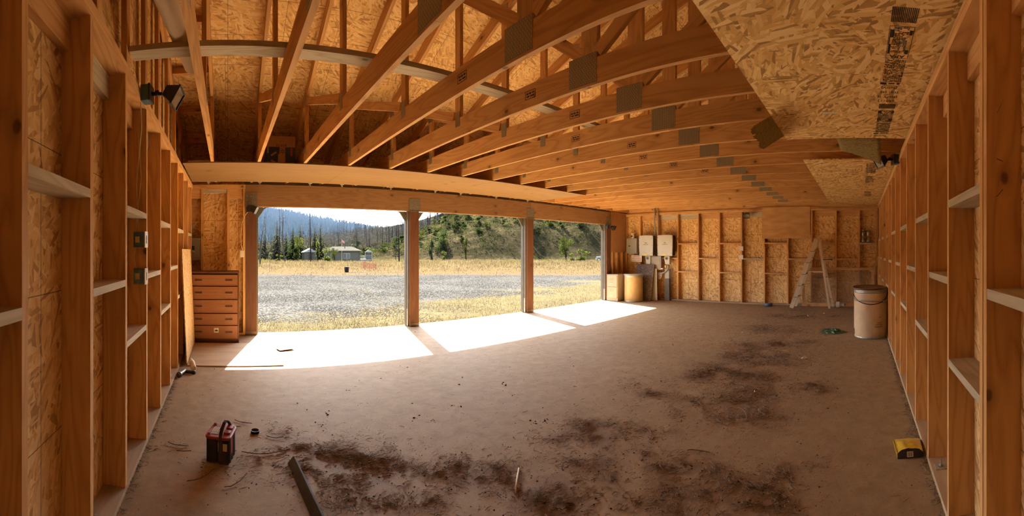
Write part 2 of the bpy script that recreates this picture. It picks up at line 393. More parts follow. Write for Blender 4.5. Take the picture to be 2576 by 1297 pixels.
class MB:
    def __init__(s):
        s.v, s.f, s.uv, s.mi = [], [], [], []
    def face(s, pts, uvs=None, m=0):
        i = len(s.v)
        s.v.extend([tuple(p) for p in pts])
        s.f.append(tuple(range(i, i + len(pts))))
        s.uv.append(uvs or [(0, 0)] * len(pts))
        s.mi.append(m)
    def obox(s, c, ax, h, m=0, off=None):
        """box from centre, three unit axes and half sizes; UV in metres, U along the longest side"""
        c = Vector(c); ax = [Vector(a) for a in ax]
        if ax[0].cross(ax[1]).dot(ax[2]) < 0:
            ax[2] = -ax[2]
        o = (0, 0) if off is None else off
        order = sorted(range(3), key=lambda k: -h[k])
        i0 = len(s.v)
        for sx in (-1, 1):
            for sy in (-1, 1):
                for sz in (-1, 1):
                    s.v.append(tuple(c + ax[0] * h[0] * sx + ax[1] * h[1] * sy + ax[2] * h[2] * sz))
        sg = [(a, b, d) for a in (-1, 1) for b in (-1, 1) for d in (-1, 1)]
        for f, k in (((0, 1, 3, 2), 0), ((4, 6, 7, 5), 0), ((0, 4, 5, 1), 1), ((2, 3, 7, 6), 1), ((0, 2, 6, 4), 2), ((1, 5, 7, 3), 2)):
            s.f.append(tuple(i0 + q for q in f))
            u, v = [q for q in order if q != k]
            s.uv.append([(sg[q][u] * h[u] + o[0], sg[q][v] * h[v] + o[1] + k * 0.31 * (off is not None)) for q in f])
            s.mi.append(m)
    def box(s, x0, x1, y0, y1, z0, z1, m=0, off=None, world=False):
        c = ((x0 + x1) / 2, (y0 + y1) / 2, (z0 + z1) / 2)
        s.obox(c, ((1, 0, 0), (0, 1, 0), (0, 0, 1)), ((x1 - x0) / 2, (y1 - y0) / 2, (z1 - z0) / 2), m, off)
    def bar(s, p0, p1, w, t, side=(0, 0, 1), m=0, off=(0, 0)):
        """square-section bar; w is measured along `side` made perpendicular, t across"""
        p0, p1 = Vector(p0), Vector(p1)
        d = (p1 - p0); L = d.length; d = d / L
        sd_ = Vector(side); sd_ = (sd_ - d * sd_.dot(d)).normalized()
        t_ = d.cross(sd_)
        s.obox((p0 + p1) / 2, (d, sd_, t_), (L / 2, w / 2, t / 2), m, off)
    def ring(s, c, u, v, r, n):
        return [Vector(c) + Vector(u) * (r * math.cos(2 * PI * k / n)) + Vector(v) * (r * math.sin(2 * PI * k / n)) for k in range(n)]
    def cyl(s, p0, p1, r0, r1=None, n=14, m=0, caps=True):
        r1 = r0 if r1 is None else r1
        p0, p1 = Vector(p0), Vector(p1)
        d = (p1 - p0).normalized()
        u = d.orthogonal().normalized(); v = d.cross(u)
        i = len(s.v); L = (p1 - p0).length
        s.v.extend([tuple(p) for p in s.ring(p0, u, v, r0, n)] + [tuple(p) for p in s.ring(p1, u, v, r1, n)])
        for k in range(n):
            k2 = (k + 1) % n
            s.f.append((i + k, i + k2, i + n + k2, i + n + k))
            a0, a1 = 2 * PI * r0 * k / n, 2 * PI * r0 * (k + 1) / n
            s.uv.append([(0, a0), (0, a1), (L, a1), (L, a0)]); s.mi.append(m)
        if caps:
            s.f.append(tuple(i + k for k in reversed(range(n)))); s.uv.append([(0, 0)] * n); s.mi.append(m)
            s.f.append(tuple(i + n + k for k in range(n))); s.uv.append([(0, 0)] * n); s.mi.append(m)
    def tube(s, pts, r, n=8, m=0):
        pts = [Vector(p) for p in pts]
        i = len(s.v); u = None
        for k, p in enumerate(pts):
            d = (pts[min(k + 1, len(pts) - 1)] - pts[max(k - 1, 0)]).normalized()
            u = d.orthogonal().normalized() if u is None else (u - d * u.dot(d)).normalized()
            v = d.cross(u)
            s.v.extend([tuple(q) for q in s.ring(p, u, v, r, n)])
        for k in range(len(pts) - 1):
            for j in range(n):
                j2 = (j + 1) % n
                s.f.append((i + k * n + j, i + k * n + j2, i + (k + 1) * n + j2, i + (k + 1) * n + j)); s.uv.append([(0, 0)] * 4); s.mi.append(m)
        s.f.append(tuple(i + j for j in reversed(range(n)))); s.uv.append([(0, 0)] * n); s.mi.append(m)
        e = i + (len(pts) - 1) * n
        s.f.append(tuple(e + j for j in range(n))); s.uv.append([(0, 0)] * n); s.mi.append(m)
    def lathe(s, prof, c=(0, 0, 0), n=28, m=0, ax=None):
        """profile of (radius, height) turned about the vertical through c"""
        X, Y, Z = ax or (Vector((1, 0, 0)), Vector((0, 1, 0)), Vector((0, 0, 1)))
        c = Vector(c); i = len(s.v)
        for r, z in prof:
            for k in range(n):
                a = 2 * PI * k / n
                s.v.append(tuple(c + X * (r * math.cos(a)) + Y * (r * math.sin(a)) + Z * z))
        for q in range(len(prof) - 1):
            for k in range(n):
                k2 = (k + 1) % n
                s.f.append((i + q * n + k, i + q * n + k2, i + (q + 1) * n + k2, i + (q + 1) * n + k)); s.mi.append(m)
                s.uv.append([(k / n, prof[q][1]), ((k + 1) / n, prof[q][1]), ((k + 1) / n, prof[q + 1][1]), (k / n, prof[q + 1][1])])
    def prism(s, poly, f0, f1, m=0):
        """2-D outline carried to 3-D by f0 (front) and f1 (back)"""
        n = len(poly)
        a = [Vector(f0(*p)) for p in poly]; b_ = [Vector(f1(*p)) for p in poly]
        i = len(s.v)
        s.v.extend([tuple(p) for p in a] + [tuple(p) for p in b_])
        s.f.append(tuple(i + k for k in range(n))); s.uv.append([tuple(p) for p in poly]); s.mi.append(m)
        s.f.append(tuple(i + n + k for k in reversed(range(n)))); s.uv.append([tuple(p) for p in reversed(poly)]); s.mi.append(m)
        for k in range(n):
            k2 = (k + 1) % n
            s.f.append((i + k, i + n + k, i + n + k2, i + k2)); s.mi.append(m)
            s.uv.append([poly[k], (poly[k][0] + .02, poly[k][1]), (poly[k2][0] + .02, poly[k2][1]), poly[k2]])
    def mesh(s, name, mats, smooth=False, inv=None, weld=False):
        me = bpy.data.meshes.new(name)
        vs = [tuple(inv @ Vector(p)) for p in s.v] if inv is not None else s.v
        me.from_pydata(vs, [], s.f)
        ul = me.uv_layers.new(name='UVMap')
        ul.data.foreach_set('uv', [c for f in s.uv for p in f for c in p])
        for mt in (mats if isinstance(mats, (list, tuple)) else [mats]):
            me.materials.append(M[mt] if isinstance(mt, str) else mt)
        if any(s.mi):
            me.polygons.foreach_set('material_index', s.mi)
        if smooth:
            me.polygons.foreach_set('use_smooth', [True] * len(s.f))
        me.update()
        if weld:
            bm = bmesh.new(); bm.from_mesh(me)
            bmesh.ops.remove_doubles(bm, verts=bm.verts, dist=1e-5)
            bm.to_mesh(me); bm.free()
        return me
    def build(s, name, mats, parent=None, smooth=False, local=False, bevel=0.0, seg=2, weld=False):
        inv = None
        if parent is not None and not local:
            inv = XF.get(parent.name, I4).inverted()
        o = bpy.data.objects.new(name, s.mesh(name, mats, smooth, inv, weld))
        COL.objects.link(o)
        if parent is not None:
            o.parent = parent
            XF[o.name] = XF.get(parent.name, I4)
        if smooth == 'auto':
            pass
        if bevel:
            md = o.modifiers.new('edge', 'BEVEL'); md.width = bevel; md.segments = seg; md.limit_method = 'ANGLE'
        return o

def tag(o, label=None, cat=None, group=None, kind=None):
    if label: o['label'] = label
    if cat: o['category'] = cat
    if group: o['group'] = group
    if kind: o['kind'] = kind
    return o

def thing(name, label, cat, loc=(0, 0, 0), rz=0.0, group=None, kind=None):
    o = bpy.data.objects.new(name, None)
    o.empty_display_size = 0.1
    COL.objects.link(o)
    o.location = loc
    o.rotation_euler = (0, 0, rz)
    XF[o.name] = Matrix.Translation(loc) @ Matrix.Rotation(rz, 4, 'Z')
    return tag(o, label, cat, group, kind)

def place(name, mesh, parent=None, loc=(0, 0, 0), rot=(0, 0, 0), scale=None):
    o = bpy.data.objects.new(name, mesh)
    COL.objects.link(o)
    o.parent = parent
    o.location = loc
    o.rotation_euler = rot
    if scale is not None:
        o.scale = (scale,) * 3 if isinstance(scale, (int, float)) else scale
    return o

def copy_tree(o, parent=None):
    c = o.copy(); COL.objects.link(c); c.parent = parent
    for ch in list(o.children):
        copy_tree(ch, c)
    return c

def lettering(txt, size, mtx, mat, parent, name='lettering', align='CENTER', thick=0.0006, local=False):
    cu = bpy.data.curves.new('txt', 'FONT')
    cu.body = txt; cu.size = size; cu.align_x = align; cu.align_y = 'CENTER'; cu.extrude = thick; cu.resolution_u = 2
    tmp = bpy.data.objects.new('txt', cu)
    me = bpy.data.meshes.new_from_object(tmp)
    bpy.data.objects.remove(tmp)
    inv = XF.get(parent.name, I4).inverted() if (parent is not None and not local) else I4
    me.transform(inv @ mtx)
    me.materials.append(M[mat])
    o = bpy.data.objects.new(name, me); COL.objects.link(o)
    o.parent = parent
    return o

def frame(origin, right, up):
    r, u = Vector(right).normalized(), Vector(up).normalized()
    n = r.cross(u)
    m = Matrix((r, u, n)).transposed().to_4x4()
    m.translation = Vector(origin)
    return m

def ro():
    return (RND.uniform(0, 40), RND.uniform(0, 40))

# ------------------------------------------------------------------ dimensions of the building (metres)
XL, XLB = -0.59, -0.73          # left wall: stud face, sheathing face
YR, YRB = -0.46, -0.60          # right wall
XB, XBB = 10.30, 10.44          # back wall
YD, YDB = 6.75, 6.89            # door wall
YE = 6.95                       # slab edge
PL = 2.53                       # top of the plates
SP = 0.61
RIDGE_Y, SLOPE = 1.75, 0.41
CH0, CH1 = 2.57, 2.755          # bottom chord
def under(y):                   # underside of top chord
    return 4.70 - SLOPE * abs(y - RIDGE_Y)
def deck(y):                    # underside of roof deck
    return under(y) + 0.151

# ------------------------------------------------------------------ litter map of the floor (metres): x, y, radius, weight
BLOBS = [(0.428, 3.024, 0.12, 1), (0.539, 2.88, 0.18, 1), (0.627, 2.744, 0.2, 1), (0.36, 2.849, 0.12, 0.6), (0.747, 2.658, 0.2, 1), (0.869, 2.593, 0.2, 1), (0.987, 2.523, 0.2, 1), (1.103, 2.392, 0.18, 1), (0.48, 2.566, 0.2, 0.9), (0.681, 2.425, 0.2, 0.9), (0.849, 2.303, 0.2, 0.9), (0.307, 2.641, 0.12, 0.5), (0.179, 2.703, 0.12, 0.4), (1.277, 2.223, 0.15, 0.9), (1.436, 2.237, 0.15, 1), (1.464, 2.05, 0.18, 1), (1.62, 2.047, 0.15, 0.9), (1.58, 1.878, 0.15, 0.8), (0.681, 2.175, 0.2, 0.8), (0.879, 2.064, 0.2, 0.8), (1.095, 1.998, 0.2, 0.7), (2.55, 2.035, 0.2, 1), (2.424, 1.858, 0.2, 1), (2.229, 2.088, 0.15, 0.9), (2.578, 1.819, 0.15, 0.7), (2.744, 1.627, 0.15, 0.6), (2.805, 1.445, 0.12, 0.5), (2.047, 1.736, 0.15, 0.8), (2.198, 1.583, 0.15, 0.8), (2.398, 1.422, 0.12, 0.5), (2.305, 1.276, 0.15, 0.9), (2.41, 1.123, 0.15, 0.9), (2.446, 0.913, 0.15, 0.9), (1.746, 1.636, 0.2, 1), (1.584, 1.638, 0.2, 1), (1.682, 1.484, 0.18, 1), (2.023, 1.427, 0.15, 0.7), (2.092, 1.078, 0.15, 0.9), (2.18, 0.888, 0.15, 0.9), (2.359, 0.75, 0.15, 0.9), (2.325, 0.565, 0.18, 1), (2.523, 0.457, 0.15, 0.9), (2.636, 0.344, 0.12, 0.7), (2.229, 0.472, 0.18, 1), (2.157, 0.616, 0.18, 0.9), (1.983, 0.973, 0.15, 0.8), (1.906, 1.182, 0.15, 0.6), (3.47, 1.966, 0.2, 0.9), (3.642, 2.258, 0.2, 0.4), (3.455, 1.528, 0.25, 0.6), (3.601, 1.144, 0.3, 0.9), (3.856, 1.018, 0.3, 0.9), (3.178, 1.258, 0.25, 0.5), (3.258, 1.035, 0.25, 0.7), (3.402, 0.827, 0.25, 0.7), (3.357, 0.642, 0.2, 0.5), (4.204, 1.761, 0.3, 0.9), (4.483, 1.673, 0.35, 0.9), (4.427, 1.359, 0.35, 1), (4.217, 1.069, 0.3, 1), (5.098, 1.51, 0.4, 1), (5.179, 1.205, 0.4, 0.9), (5.054, 0.863, 0.35, 0.7), (5.752, 1.642, 0.4, 0.8), (5.976, 1.266, 0.4, 0.9), (6.181, 0.868, 0.35, 0.7), (7.154, 1.739, 0.45, 0.9), (7.063, 1.279, 0.45, 0.8), (4.192, 0.504, 0.25, 0.7), (4.024, 0.404, 0.2, 0.6), (8.512, 1.803, 0.5, 0.6), (8.616, 1.21, 0.5, 0.7), (8.685, 0.525, 0.4, 0.5), (9.45, 1.518, 0.4, 0.4), (-0.139, 2.655, 0.1, 0.5), (-0.033, 2.586, 0.12, 0.6), (-0.442, 2.896, 0.1, 0.3)]

# ================================================================== STRUCTURE
# floor slab, a fine grid so that the dirt map can sit on it
def build_floor():
    x0, x1, y0, y1, st = -0.75, 10.46, -0.62, YE, 0.06
    nx, ny = int((x1 - x0) / st), int((y1 - y0) / st)
    vs, fs, dv, rv = [], [], [], []
    for j in range(ny + 1):
        for i in range(nx + 1):
            x, y = x0 + (x1 - x0) * i / nx, y0 + (y1 - y0) * j / ny
            vs.append((x, y, 0.0))
            d = 0.0
            for bx, by, r, wt in BLOBS:
                q = ((x - bx) ** 2 + (y - by) ** 2) / (r * r)
                if q < 6:
                    d = max(d, wt * math.exp(-q * 0.75))
            d = max(d, 0.42 * math.exp(-((y - YR) / 0.07) ** 2), 0.35 * math.exp(-((x - XL) / 0.06) ** 2))
            dv.append(d)
            rv.append(max(0.8 * math.exp(-((x + 0.16) ** 2 + (y - 2.5) ** 2) / 0.02), 0.7 * math.exp(-((x - 0.2) ** 2 + (y - 3.08) ** 2) / 0.003)))
    for j in range(ny):
        for i in range(nx):
            a = j * (nx + 1) + i
            fs.append((a, a + 1, a + nx + 2, a + nx + 1))
    n = len(vs)
    # slab sides
    c = [(x0, y0), (x1, y0), (x1, y1), (x0, y1)]
    for p, q in zip(c, c[1:] + c[:1]):
        k = len(vs)
        vs += [(p[0], p[1], 0), (q[0], q[1], 0), (q[0], q[1], -0.3), (p[0], p[1], -0.3)]
        dv += [0] * 4; rv += [0] * 4
        fs.append((k, k + 3, k + 2, k + 1))
    me = bpy.data.meshes.new('floor')
    me.from_pydata(vs, [], fs)
    for nm, arr in (('dirt', dv), ('rust', rv)):
        at = me.attributes.new(nm, 'FLOAT', 'POINT')
        at.data.foreach_set('value', arr)
    me.materials.append(M['concrete'])
    o = bpy.data.objects.new('floor', me); COL.objects.link(o)
    tag(o, 'dusty concrete garage floor slab', None, None, 'structure')
    return o
floor = build_floor()

# shared lumber pieces, lying along X unless said otherwise
def lumber(name, L, w_, t_, mat, axis='z'):
    b_ = MB()
    h = {'x': (L / 2, w_ / 2, t_ / 2), 'y': (t_ / 2, L / 2, w_ / 2), 'z': (w_ / 2, t_ / 2, L / 2)}[axis]
    b_.obox((0, 0, 0), ((1, 0, 0), (0, 1, 0), (0, 0, 1)), h, 0, (0, 0))
    return b_.mesh(name, mat)

STUD_L = PL - 0.038 - 0.076
ZC = 0.038 + STUD_L / 2
stud_x = lumber('stud', STUD_L, 0.138, 0.038, 'fir', 'z')                 # width along X (left and back walls)
b_ = MB(); b_.obox((0, 0, 0), ((1, 0, 0), (0, 1, 0), (0, 0, 1)), (0.019, 0.069, STUD_L / 2), 0, (0, 0)); stud_y = b_.mesh('stud', 'fir')
def block_mesh(along, mat):
    b_ = MB()
    if along == 'y':
        b_.obox((0, 0, 0), ((1, 0, 0), (0, 1, 0), (0, 0, 1)), (0.069, (SP - 0.04) / 2, 0.019), 0, (0, 0))
    else:
        b_.obox((0, 0, 0), ((1, 0, 0), (0, 1, 0), (0, 0, 1)), ((SP - 0.04) / 2, 0.069, 0.019), 0, (0, 0))
    return b_.mesh('fire_block', mat)
BLK = {(a, c): block_mesh(a, c) for a in 'xy' for c in ('fir', 'grey_wood')}
def edge_block_mesh(along, mat):
    b_ = MB()
    h = (0.019, (SP - 0.04) / 2, 0.07) if along == 'y' else ((SP - 0.04) / 2, 0.019, 0.07)
    b_.obox((0, 0, 0), ((1, 0, 0), (0, 1, 0), (0, 0, 1)), h, 0, (0, 0))
    return b_.mesh('top_block', mat)
EBK = {(a, c): edge_block_mesh(a, c) for a in 'xy' for c in ('fir', 'grey_wood')}

def anchor_bolt(parent, x, y):
    b_ = MB()
    b_.box(x - .037, x + .037, y - .037, y + .037, .038, .044)
    b_.cyl((x, y, .044), (x, y, .046), .028, None, 16)
    b_.cyl((x, y, .046), (x, y, .062), .014, None, 6)
    b_.cyl((x, y, .062), (x, y, .088), .0075, None, 10)
    b_.build('anchor_bolt', 'galv', parent)

# ---- left wall (gable wall, runs along Y)
b_ = MB()
ys = (-3.35, RIDGE_Y, 6.93)
poly = [(-3.35, 0), (6.93, 0), (6.93, deck(6.93)), (RIDGE_Y, deck(RIDGE_Y)), (-3.35, deck(-3.35))]
b_.prism([(p[0], p[1]) for p in poly], lambda y, z: (XLB - 0.03, y, z), lambda y, z: (XLB - 0.014, y, z))
wall_left = tag(b_.build('wall_left', 'siding'), 'open stud wall at the left with strand board sheathing', None, None, 'structure')
y = -0.6
k = 0
edges = [-3.3, -2.0, -0.78, 0.44, 1.66, 2.88, 4.10, 5.32, 6.54, 6.92]
for y0, y1 in zip(edges, edges[1:]):
    b_ = MB()
    b_.box(XLB - .013, XLB, y0 + .0015, y1 - .0015, 0.02, 2.46)
    b_.build('osb_panel', 'osb', wall_left)
    b_ = MB()                                                            # gable piece above
    pts = [(y0 + .0015, 2.463), (y1 - .0015, 2.463), (y1 - .0015, deck(y1) - .003)]
    if y0 < RIDGE_Y < y1:
        pts.append((RIDGE_Y, deck(RIDGE_Y) - .003))
    pts.append((y0 + .0015, deck(y0) - .003))
    b_.prism(pts, lambda yy, zz: (XLB, yy, zz), lambda yy, zz: (XLB - .013, yy, zz))
    b_.build('osb_panel', 'osb_roof', wall_left)
LST = [1.07 + SP * k for k in range(-2, 10)]
for y in LST:
    place('stud', stud_x, wall_left, ((XL + XLB) / 2 , y, ZC))
for k, (y0, y1) in enumerate(zip(LST, LST[1:])):
    ym = (y0 + y1) / 2
    if y1 > 6.6: continue
    odd = k % 2 == 1
    hs = ([1.25] if odd else [1.69, 0.88])
    if abs(y0 - 1.07) < .01: hs = [1.69]
    for z in hs:
        place('fire_block', BLK['y', 'grey_wood'], wall_left, ((XL + XLB) / 2 + RND.uniform(-.002, .003), ym, z - .019))
    place('top_block', EBK['y', 'grey_wood' if k % 2 else 'fir'], wall_left, (XLB + .02, ym, 2.38))
b_ = MB(); b_.box(XLB + .001, XL, -.44, 6.74, 0.0, .038, 0, (0, 0)); b_.build('bottom_plate', 'ply_floor', wall_left)
b_ = MB(); b_.box(XLB + .001, XL, -.6, 6.74, PL - .076, PL - .0385, 0, (0, 0)); b_.build('top_plate', 'fir', wall_left)
b_ = MB(); b_.box(XLB + .001, XL, -3.3, 3.1, PL - .0375, PL, 0, (3, 0)); b_.build('top_plate', 'fir', wall_left)
b_ = MB(); b_.box(XLB + .001, XL, 3.103, 6.74, PL - .0375, PL, 0, (7, 0)); b_.build('top_plate', 'fir', wall_left)
# gable end truss standing on the plate
b_ = MB(); b_.box(-.70, -.662, -3.2, 6.72, PL + .001, PL + .09, 0, (1, 0)); b_.build('gable_chord', 'fir_red', wall_left)
for s_, e_ in ((-3.3, RIDGE_Y), (6.9, RIDGE_Y)):
    b_ = MB()
    off = .07
    b_.bar((-.681, s_, under(s_) + off), (-.681, e_, under(e_) + off), .138, .038, (0, 0, 1)); b_.build('gable_chord', 'fir_red', wall_left)
for k in range(-5, 9):
    y = 1.40 + SP * k
    if under(y) < 2.75: continue
    b_ = MB(); b_.box(-.70, -.662, y - .045, y + .045, PL + .091, under(y) + .01, 0, ro()); b_.build('gable_stud', 'fir_red', wall_left)
anchor_bolt(wall_left, -.655, 1.92)
anchor_bolt(wall_left, -.655, 4.4)
# outlet boxes on the fourth stud
for z in (1.50, 1.235):
    b_ = MB(); b_.box(-.675, -.592, 2.825, 2.880, z - .055, z + .055); ob = b_.build('outlet_box', 'blue_box', wall_left)
    b_ = MB(); b_.box(-.591, -.584, 2.80, 2.90, z - .058, z + .058); b_.box(-.584, -.580, 2.842, 2.862, z - .028, z + .028); b_.build('cover_plate', 'white', ob)
    b_ = MB(); b_.box(-.662, -.630, 2.8225, 2.825, z - .022, z + .022); b_.build('knockout', 'cable', ob)
# cables stapled in the bay
b_ = MB()
b_.tube([(-.64, 2.866, 2.44), (-.645, 2.862, 2.2), (-.625, 2.855, 1.95), (-.65, 2.85, 1.72), (-.66, 2.84, 1.6), (-.665, 2.835, 1.56)], .006, 6); b_.build('cable', 'cable', wall_left)
b_ = MB()
b_.tube([(-.60, 2.72, 2.5), (-.61, 2.80, 2.3), (-.64, 2.85, 2.1), (-.66, 2.86, 1.9), (-.65, 2.86, 1.62)], .005, 6); b_.build('cable', 'white', wall_left)
b_ = MB()
b_.tube([(-.662, 2.84, 1.44), (-.67, 2.80, 1.38), (-.66, 2.84, 1.29)], .005, 6); b_.build('cable', 'cable', wall_left)

# ---- right wall (runs along X)
b_ = MB()
b_.box(-.76, 10.46, YRB - .03, YRB - .014, 0, PL)
wall_right = tag(b_.build('wall_right', 'siding'), 'open stud wall along the right side of the garage', None, None, 'structure')
xs = [-.73 , .22, 1.46, 2.68, 3.9, 5.12, 6.34, 7.56, 8.78, 10.0, 10.44]
for x0, x1 in zip(xs, xs[1:]):
    b_ = MB(); b_.box(x0 + .0015, x1 - .0015, YRB - .013, YRB, .02, PL - .002); b_.build('osb_panel', 'osb', wall_right)
RST = [1.44 + SP * k for k in range(-3, 15)]
for x in RST:
    if abs(x - 1.44) < .01:
        place('stud', stud_y, wall_right, (1.424, (YR + YRB) / 2, ZC)); place('stud', stud_y, wall_right, (1.465, (YR + YRB) / 2 + .002, ZC))
    else:
        place('stud', stud_y, wall_right, (x, (YR + YRB) / 2, ZC))
for k, (x0, x1) in enumerate(zip(RST, RST[1:])):
    odd = k % 2 == 0
    for z in ([1.28] if odd else [1.68, 0.86]):
        place('fire_block', BLK['x', 'fir' if (k + int(z * 2)) % 4 == 3 else 'grey_wood'], wall_right, ((x0 + x1) / 2 + (.012 if abs(x0 - 1.44) < .01 else 0), (YR + YRB) / 2 + RND.uniform(-.004, .002), z - .019))
    place('top_block', EBK['x', 'fir'], wall_right, ((x0 + x1) / 2, YRB + .02, 2.38))
b_ = MB(); b_.box(-.58, 10.29, YRB + .001, YR, 0, .038, 0, (2, 0)); b_.build('bottom_plate', 'ply_floor', wall_right)
b_ = MB(); b_.box(-.58, 10.29, YRB + .001, YR, PL - .076, PL - .0385, 0, (4, 0)); b_.build('top_plate', 'fir', wall_right)
b_ = MB(); b_.box(-.58, 4.6, YRB + .001, YR, PL - .0375, PL, 0, (5, 0)); b_.build('top_plate', 'fir', wall_right)
b_ = MB(); b_.box(4.603, 10.29, YRB + .001, YR, PL - .0375, PL, 0, (6, 0)); b_.build('top_plate', 'fir', wall_right)
anchor_bolt(wall_right, 2.52, -.52)
anchor_bolt(wall_right, 1.92, -.525)
for x, z, dz, dx in ((1.40, 1.93, .03, .05), (1.40, 1.76, -.02, .05), (1.402, 1.62, .02, .05), (2.0, 1.72, -.01, .12), (3.2, 1.55, -.02, .05), (3.8, 1.52, -.02, .06)):
    b_ = MB(); b_.cyl((x, -.50, z), (x - dx, -.505, z + dz), .0014, None, 6); b_.build('bent_nail', 'rust_lid', wall_right)

# ---- back wall (gable wall, runs along Y)
b_ = MB()
b_.prism([(p[0], p[1]) for p in poly], lambda y, z: (XBB + .014, y, z), lambda y, z: (XBB + .03, y, z))
wall_back = tag(b_.build('wall_back', 'siding'), 'open stud wall at the far end behind the ladder', None, None, 'structure')
edges = [-3.3, -2.0, -.78, .44, 1.66, 2.88, 4.10, 5.32, 6.54, 6.92]
for y0, y1 in zip(edges, edges[1:]):
    b_ = MB(); b_.box(XBB, XBB + .013, y0 + .0015, y1 - .0015, .02, 2.46); b_.build('osb_panel', 'osb', wall_back)
    pts = [(y0 + .0015, 2.463), (y1 - .0015, 2.463), (y1 - .0015, deck(y1) - .003)]
    if y0 < RIDGE_Y < y1: pts.append((RIDGE_Y, deck(RIDGE_Y) - .003))
    pts.append((y0 + .0015, deck(y0) - .003))
    b_ = MB(); b_.prism(pts, lambda yy, zz: (XBB, yy, zz), lambda yy, zz: (XBB + .013, yy, zz)); b_.build('osb_panel', 'osb_roof', wall_back)
BST = [-.44, .0] + [.595 + .628 * k for k in range(0, 10)]
for y in BST:
    place('stud', stud_x, wall_back, ((XB + XBB) / 2, y, ZC))
for k, (y0, y1) in enumerate(zip(BST, BST[1:])):
    ym = (y0 + y1) / 2
    if y1 > 6.7: continue
    sc = (y1 - y0 - .04) / (SP - .04)
    if k == 0: hs = [1.62]
    elif y0 > 5.0: hs = []
    else: hs = [1.22] if k % 2 == 1 else [1.63, .84]
    for z in hs:
        o = place('fire_block', BLK['y', 'grey_wood' if k in (0, 5) else 'fir'], wall_back, ((XB + XBB) / 2, ym, z - .019)); o.scale = (1, sc, 1)
    o = place('top_block', EBK['y', 'grey_wood' if k in (3, 5, 8, 9) else 'fir'], wall_back, (XBB - .02, ym, 2.385)); o.scale = (1, sc, 1)
b_ = MB(); b_.box(XB, XBB - .001, -.44, 6.74, 0, .038, 0, (2, 0)); b_.build('bottom_plate', 'ply_floor', wall_back)
b_ = MB(); b_.box(XB, XBB - .001, -.44, 6.74, PL - .076, PL - .0385, 0, (4, 0)); b_.build('top_plate', 'fir', wall_back)
b_ = MB(); b_.box(XB, XBB - .001, -3.3, 6.74, PL - .0375, PL, 0, (5, 0)); b_.build('top_plate', 'fir', wall_back)
b_ = MB(); b_.box(XB + .04, XB + .078, -3.2, 6.72, PL + .001, PL + .14, 0, (1, 0)); b_.build('gable_chord', 'fir_red', wall_back)
for s_, e_ in ((-3.3, RIDGE_Y), (6.9, RIDGE_Y)):
    b_ = MB(); b_.bar((XB + .06, s_, under(s_) + .07), (XB + .06, e_, under(e_) + .07), .138, .038, (0, 0, 1)); b_.build('gable_chord', 'fir_red', wall_back)
for k in range(-5, 9):
    y = 1.40 + SP * k
    if under(y) < 2.8: continue
    b_ = MB(); b_.box(XB + .04, XB + .078, y - .045, y + .045, PL + .141, under(y) + .01, 0, ro()); b_.build('gable_stud', 'fir_red', wall_back)

# ---- door wall, short stud sections at both ends
b_ = MB(); b_.box(-.76, .2955, YE - .05, YE - .03, 0, PL + .12)
wall_front = tag(b_.build('wall_front', 'siding'), 'short open stud section behind the dresser, left of the door openings', None, None, 'structure')
b_ = MB(); b_.box(9.4955, 10.47, YE - .05, YE - .03, 0, PL + .12)
wall_far = tag(b_.build('wall_far', 'siding'), 'short open stud section behind the filing cabinet, right of the door openings', None, None, 'structure')
for x0, x1 in ((-.73, .29), (9.497, 10.44)):
    wf_ = wall_front if x0 < 5 else wall_far
    b_ = MB(); b_.box(x0, x1, YDB, YDB + .008, .02, PL + .1); b_.build('osb_panel', 'osb', wf_)
    b_ = MB(); b_.box(x0, x1, YD, YDB - .001, PL - .076, PL, 0, ro()); b_.build('top_plate', 'fir', wf_)
    b_ = MB(); b_.box(x0, x1, YD, YDB - .001, 0, .038, 0, ro()); b_.build('bottom_plate', 'fir', wf_)
for x in (-.665, -.43, .01, .275, 9.60, 9.83, 10.12, 10.38):
    place('stud', stud_y, wall_front if x < 5 else wall_far, (x, (YD + YDB) / 2, ZC))
for x0, x1, mt in ((-.645, -.45, 'fir'), (-.41, -.01, 'grey_wood'), (.03, .242, 'fir')):
    b_ = MB(); b_.box(x0, x1, YD + .02, YD + .058, 2.30 if mt == 'fir' else 2.39, 2.452, 0, ro()); b_.build('top_block', mt, wall_front)

# ---- outer wall beyond the right-hand partition
b_ = MB(); b_.box(-.76, 10.47, -3.36, -3.33, 0, deck(-3.33))
tag(b_.build('wall_rear', 'siding'), 'outer wall behind the right-hand partition', None, None, 'structure')

# ---- roof deck (named ceiling): sheets laid up the slope, both sides
ceiling = thing('ceiling', 'strand board roof deck over the trusses', None, (0, 0, 0), 0, None, 'structure')
ca, sa = 1 / math.hypot(1, SLOPE), SLOPE / math.hypot(1, SLOPE)
def roof_sheets(sgn):
    Lmax = 5.77 / ca
    row = 0; d0 = 0.0
    cuts = [0.0, 0.72]
    while cuts[-1] < Lmax: cuts.append(cuts[-1] + 1.22)
    cuts[-1] = min(cuts[-1], Lmax)
    for row, (d0, d1) in enumerate(zip(cuts, cuts[1:])):
        x = -1.25 - (1.22 if row % 2 else 0)
        while x < 10.95:
            xa, xb = max(x, -1.25) + .0015, min(x + 2.44, 10.95) - .0015
            if xb - xa > .05:
                b_ = MB()
                def at(dd, up):
                    yy = RIDGE_Y + sgn * dd * ca
                    return yy, deck(RIDGE_Y) - dd * sa + up
                pts = [(xa, d0 + .0015), (xb, d0 + .0015), (xb, d1 - .0015), (xa, d1 - .0015)]
                b_.prism(pts, lambda X, D: (X, *at(D, 0.0)), lambda X, D: (X, *at(D, .013)))
                b_.build('osb_panel', 'osb_roof', ceiling)
            x += 2.44
roof_sheets(1); roof_sheets(-1)
b_ = MB()
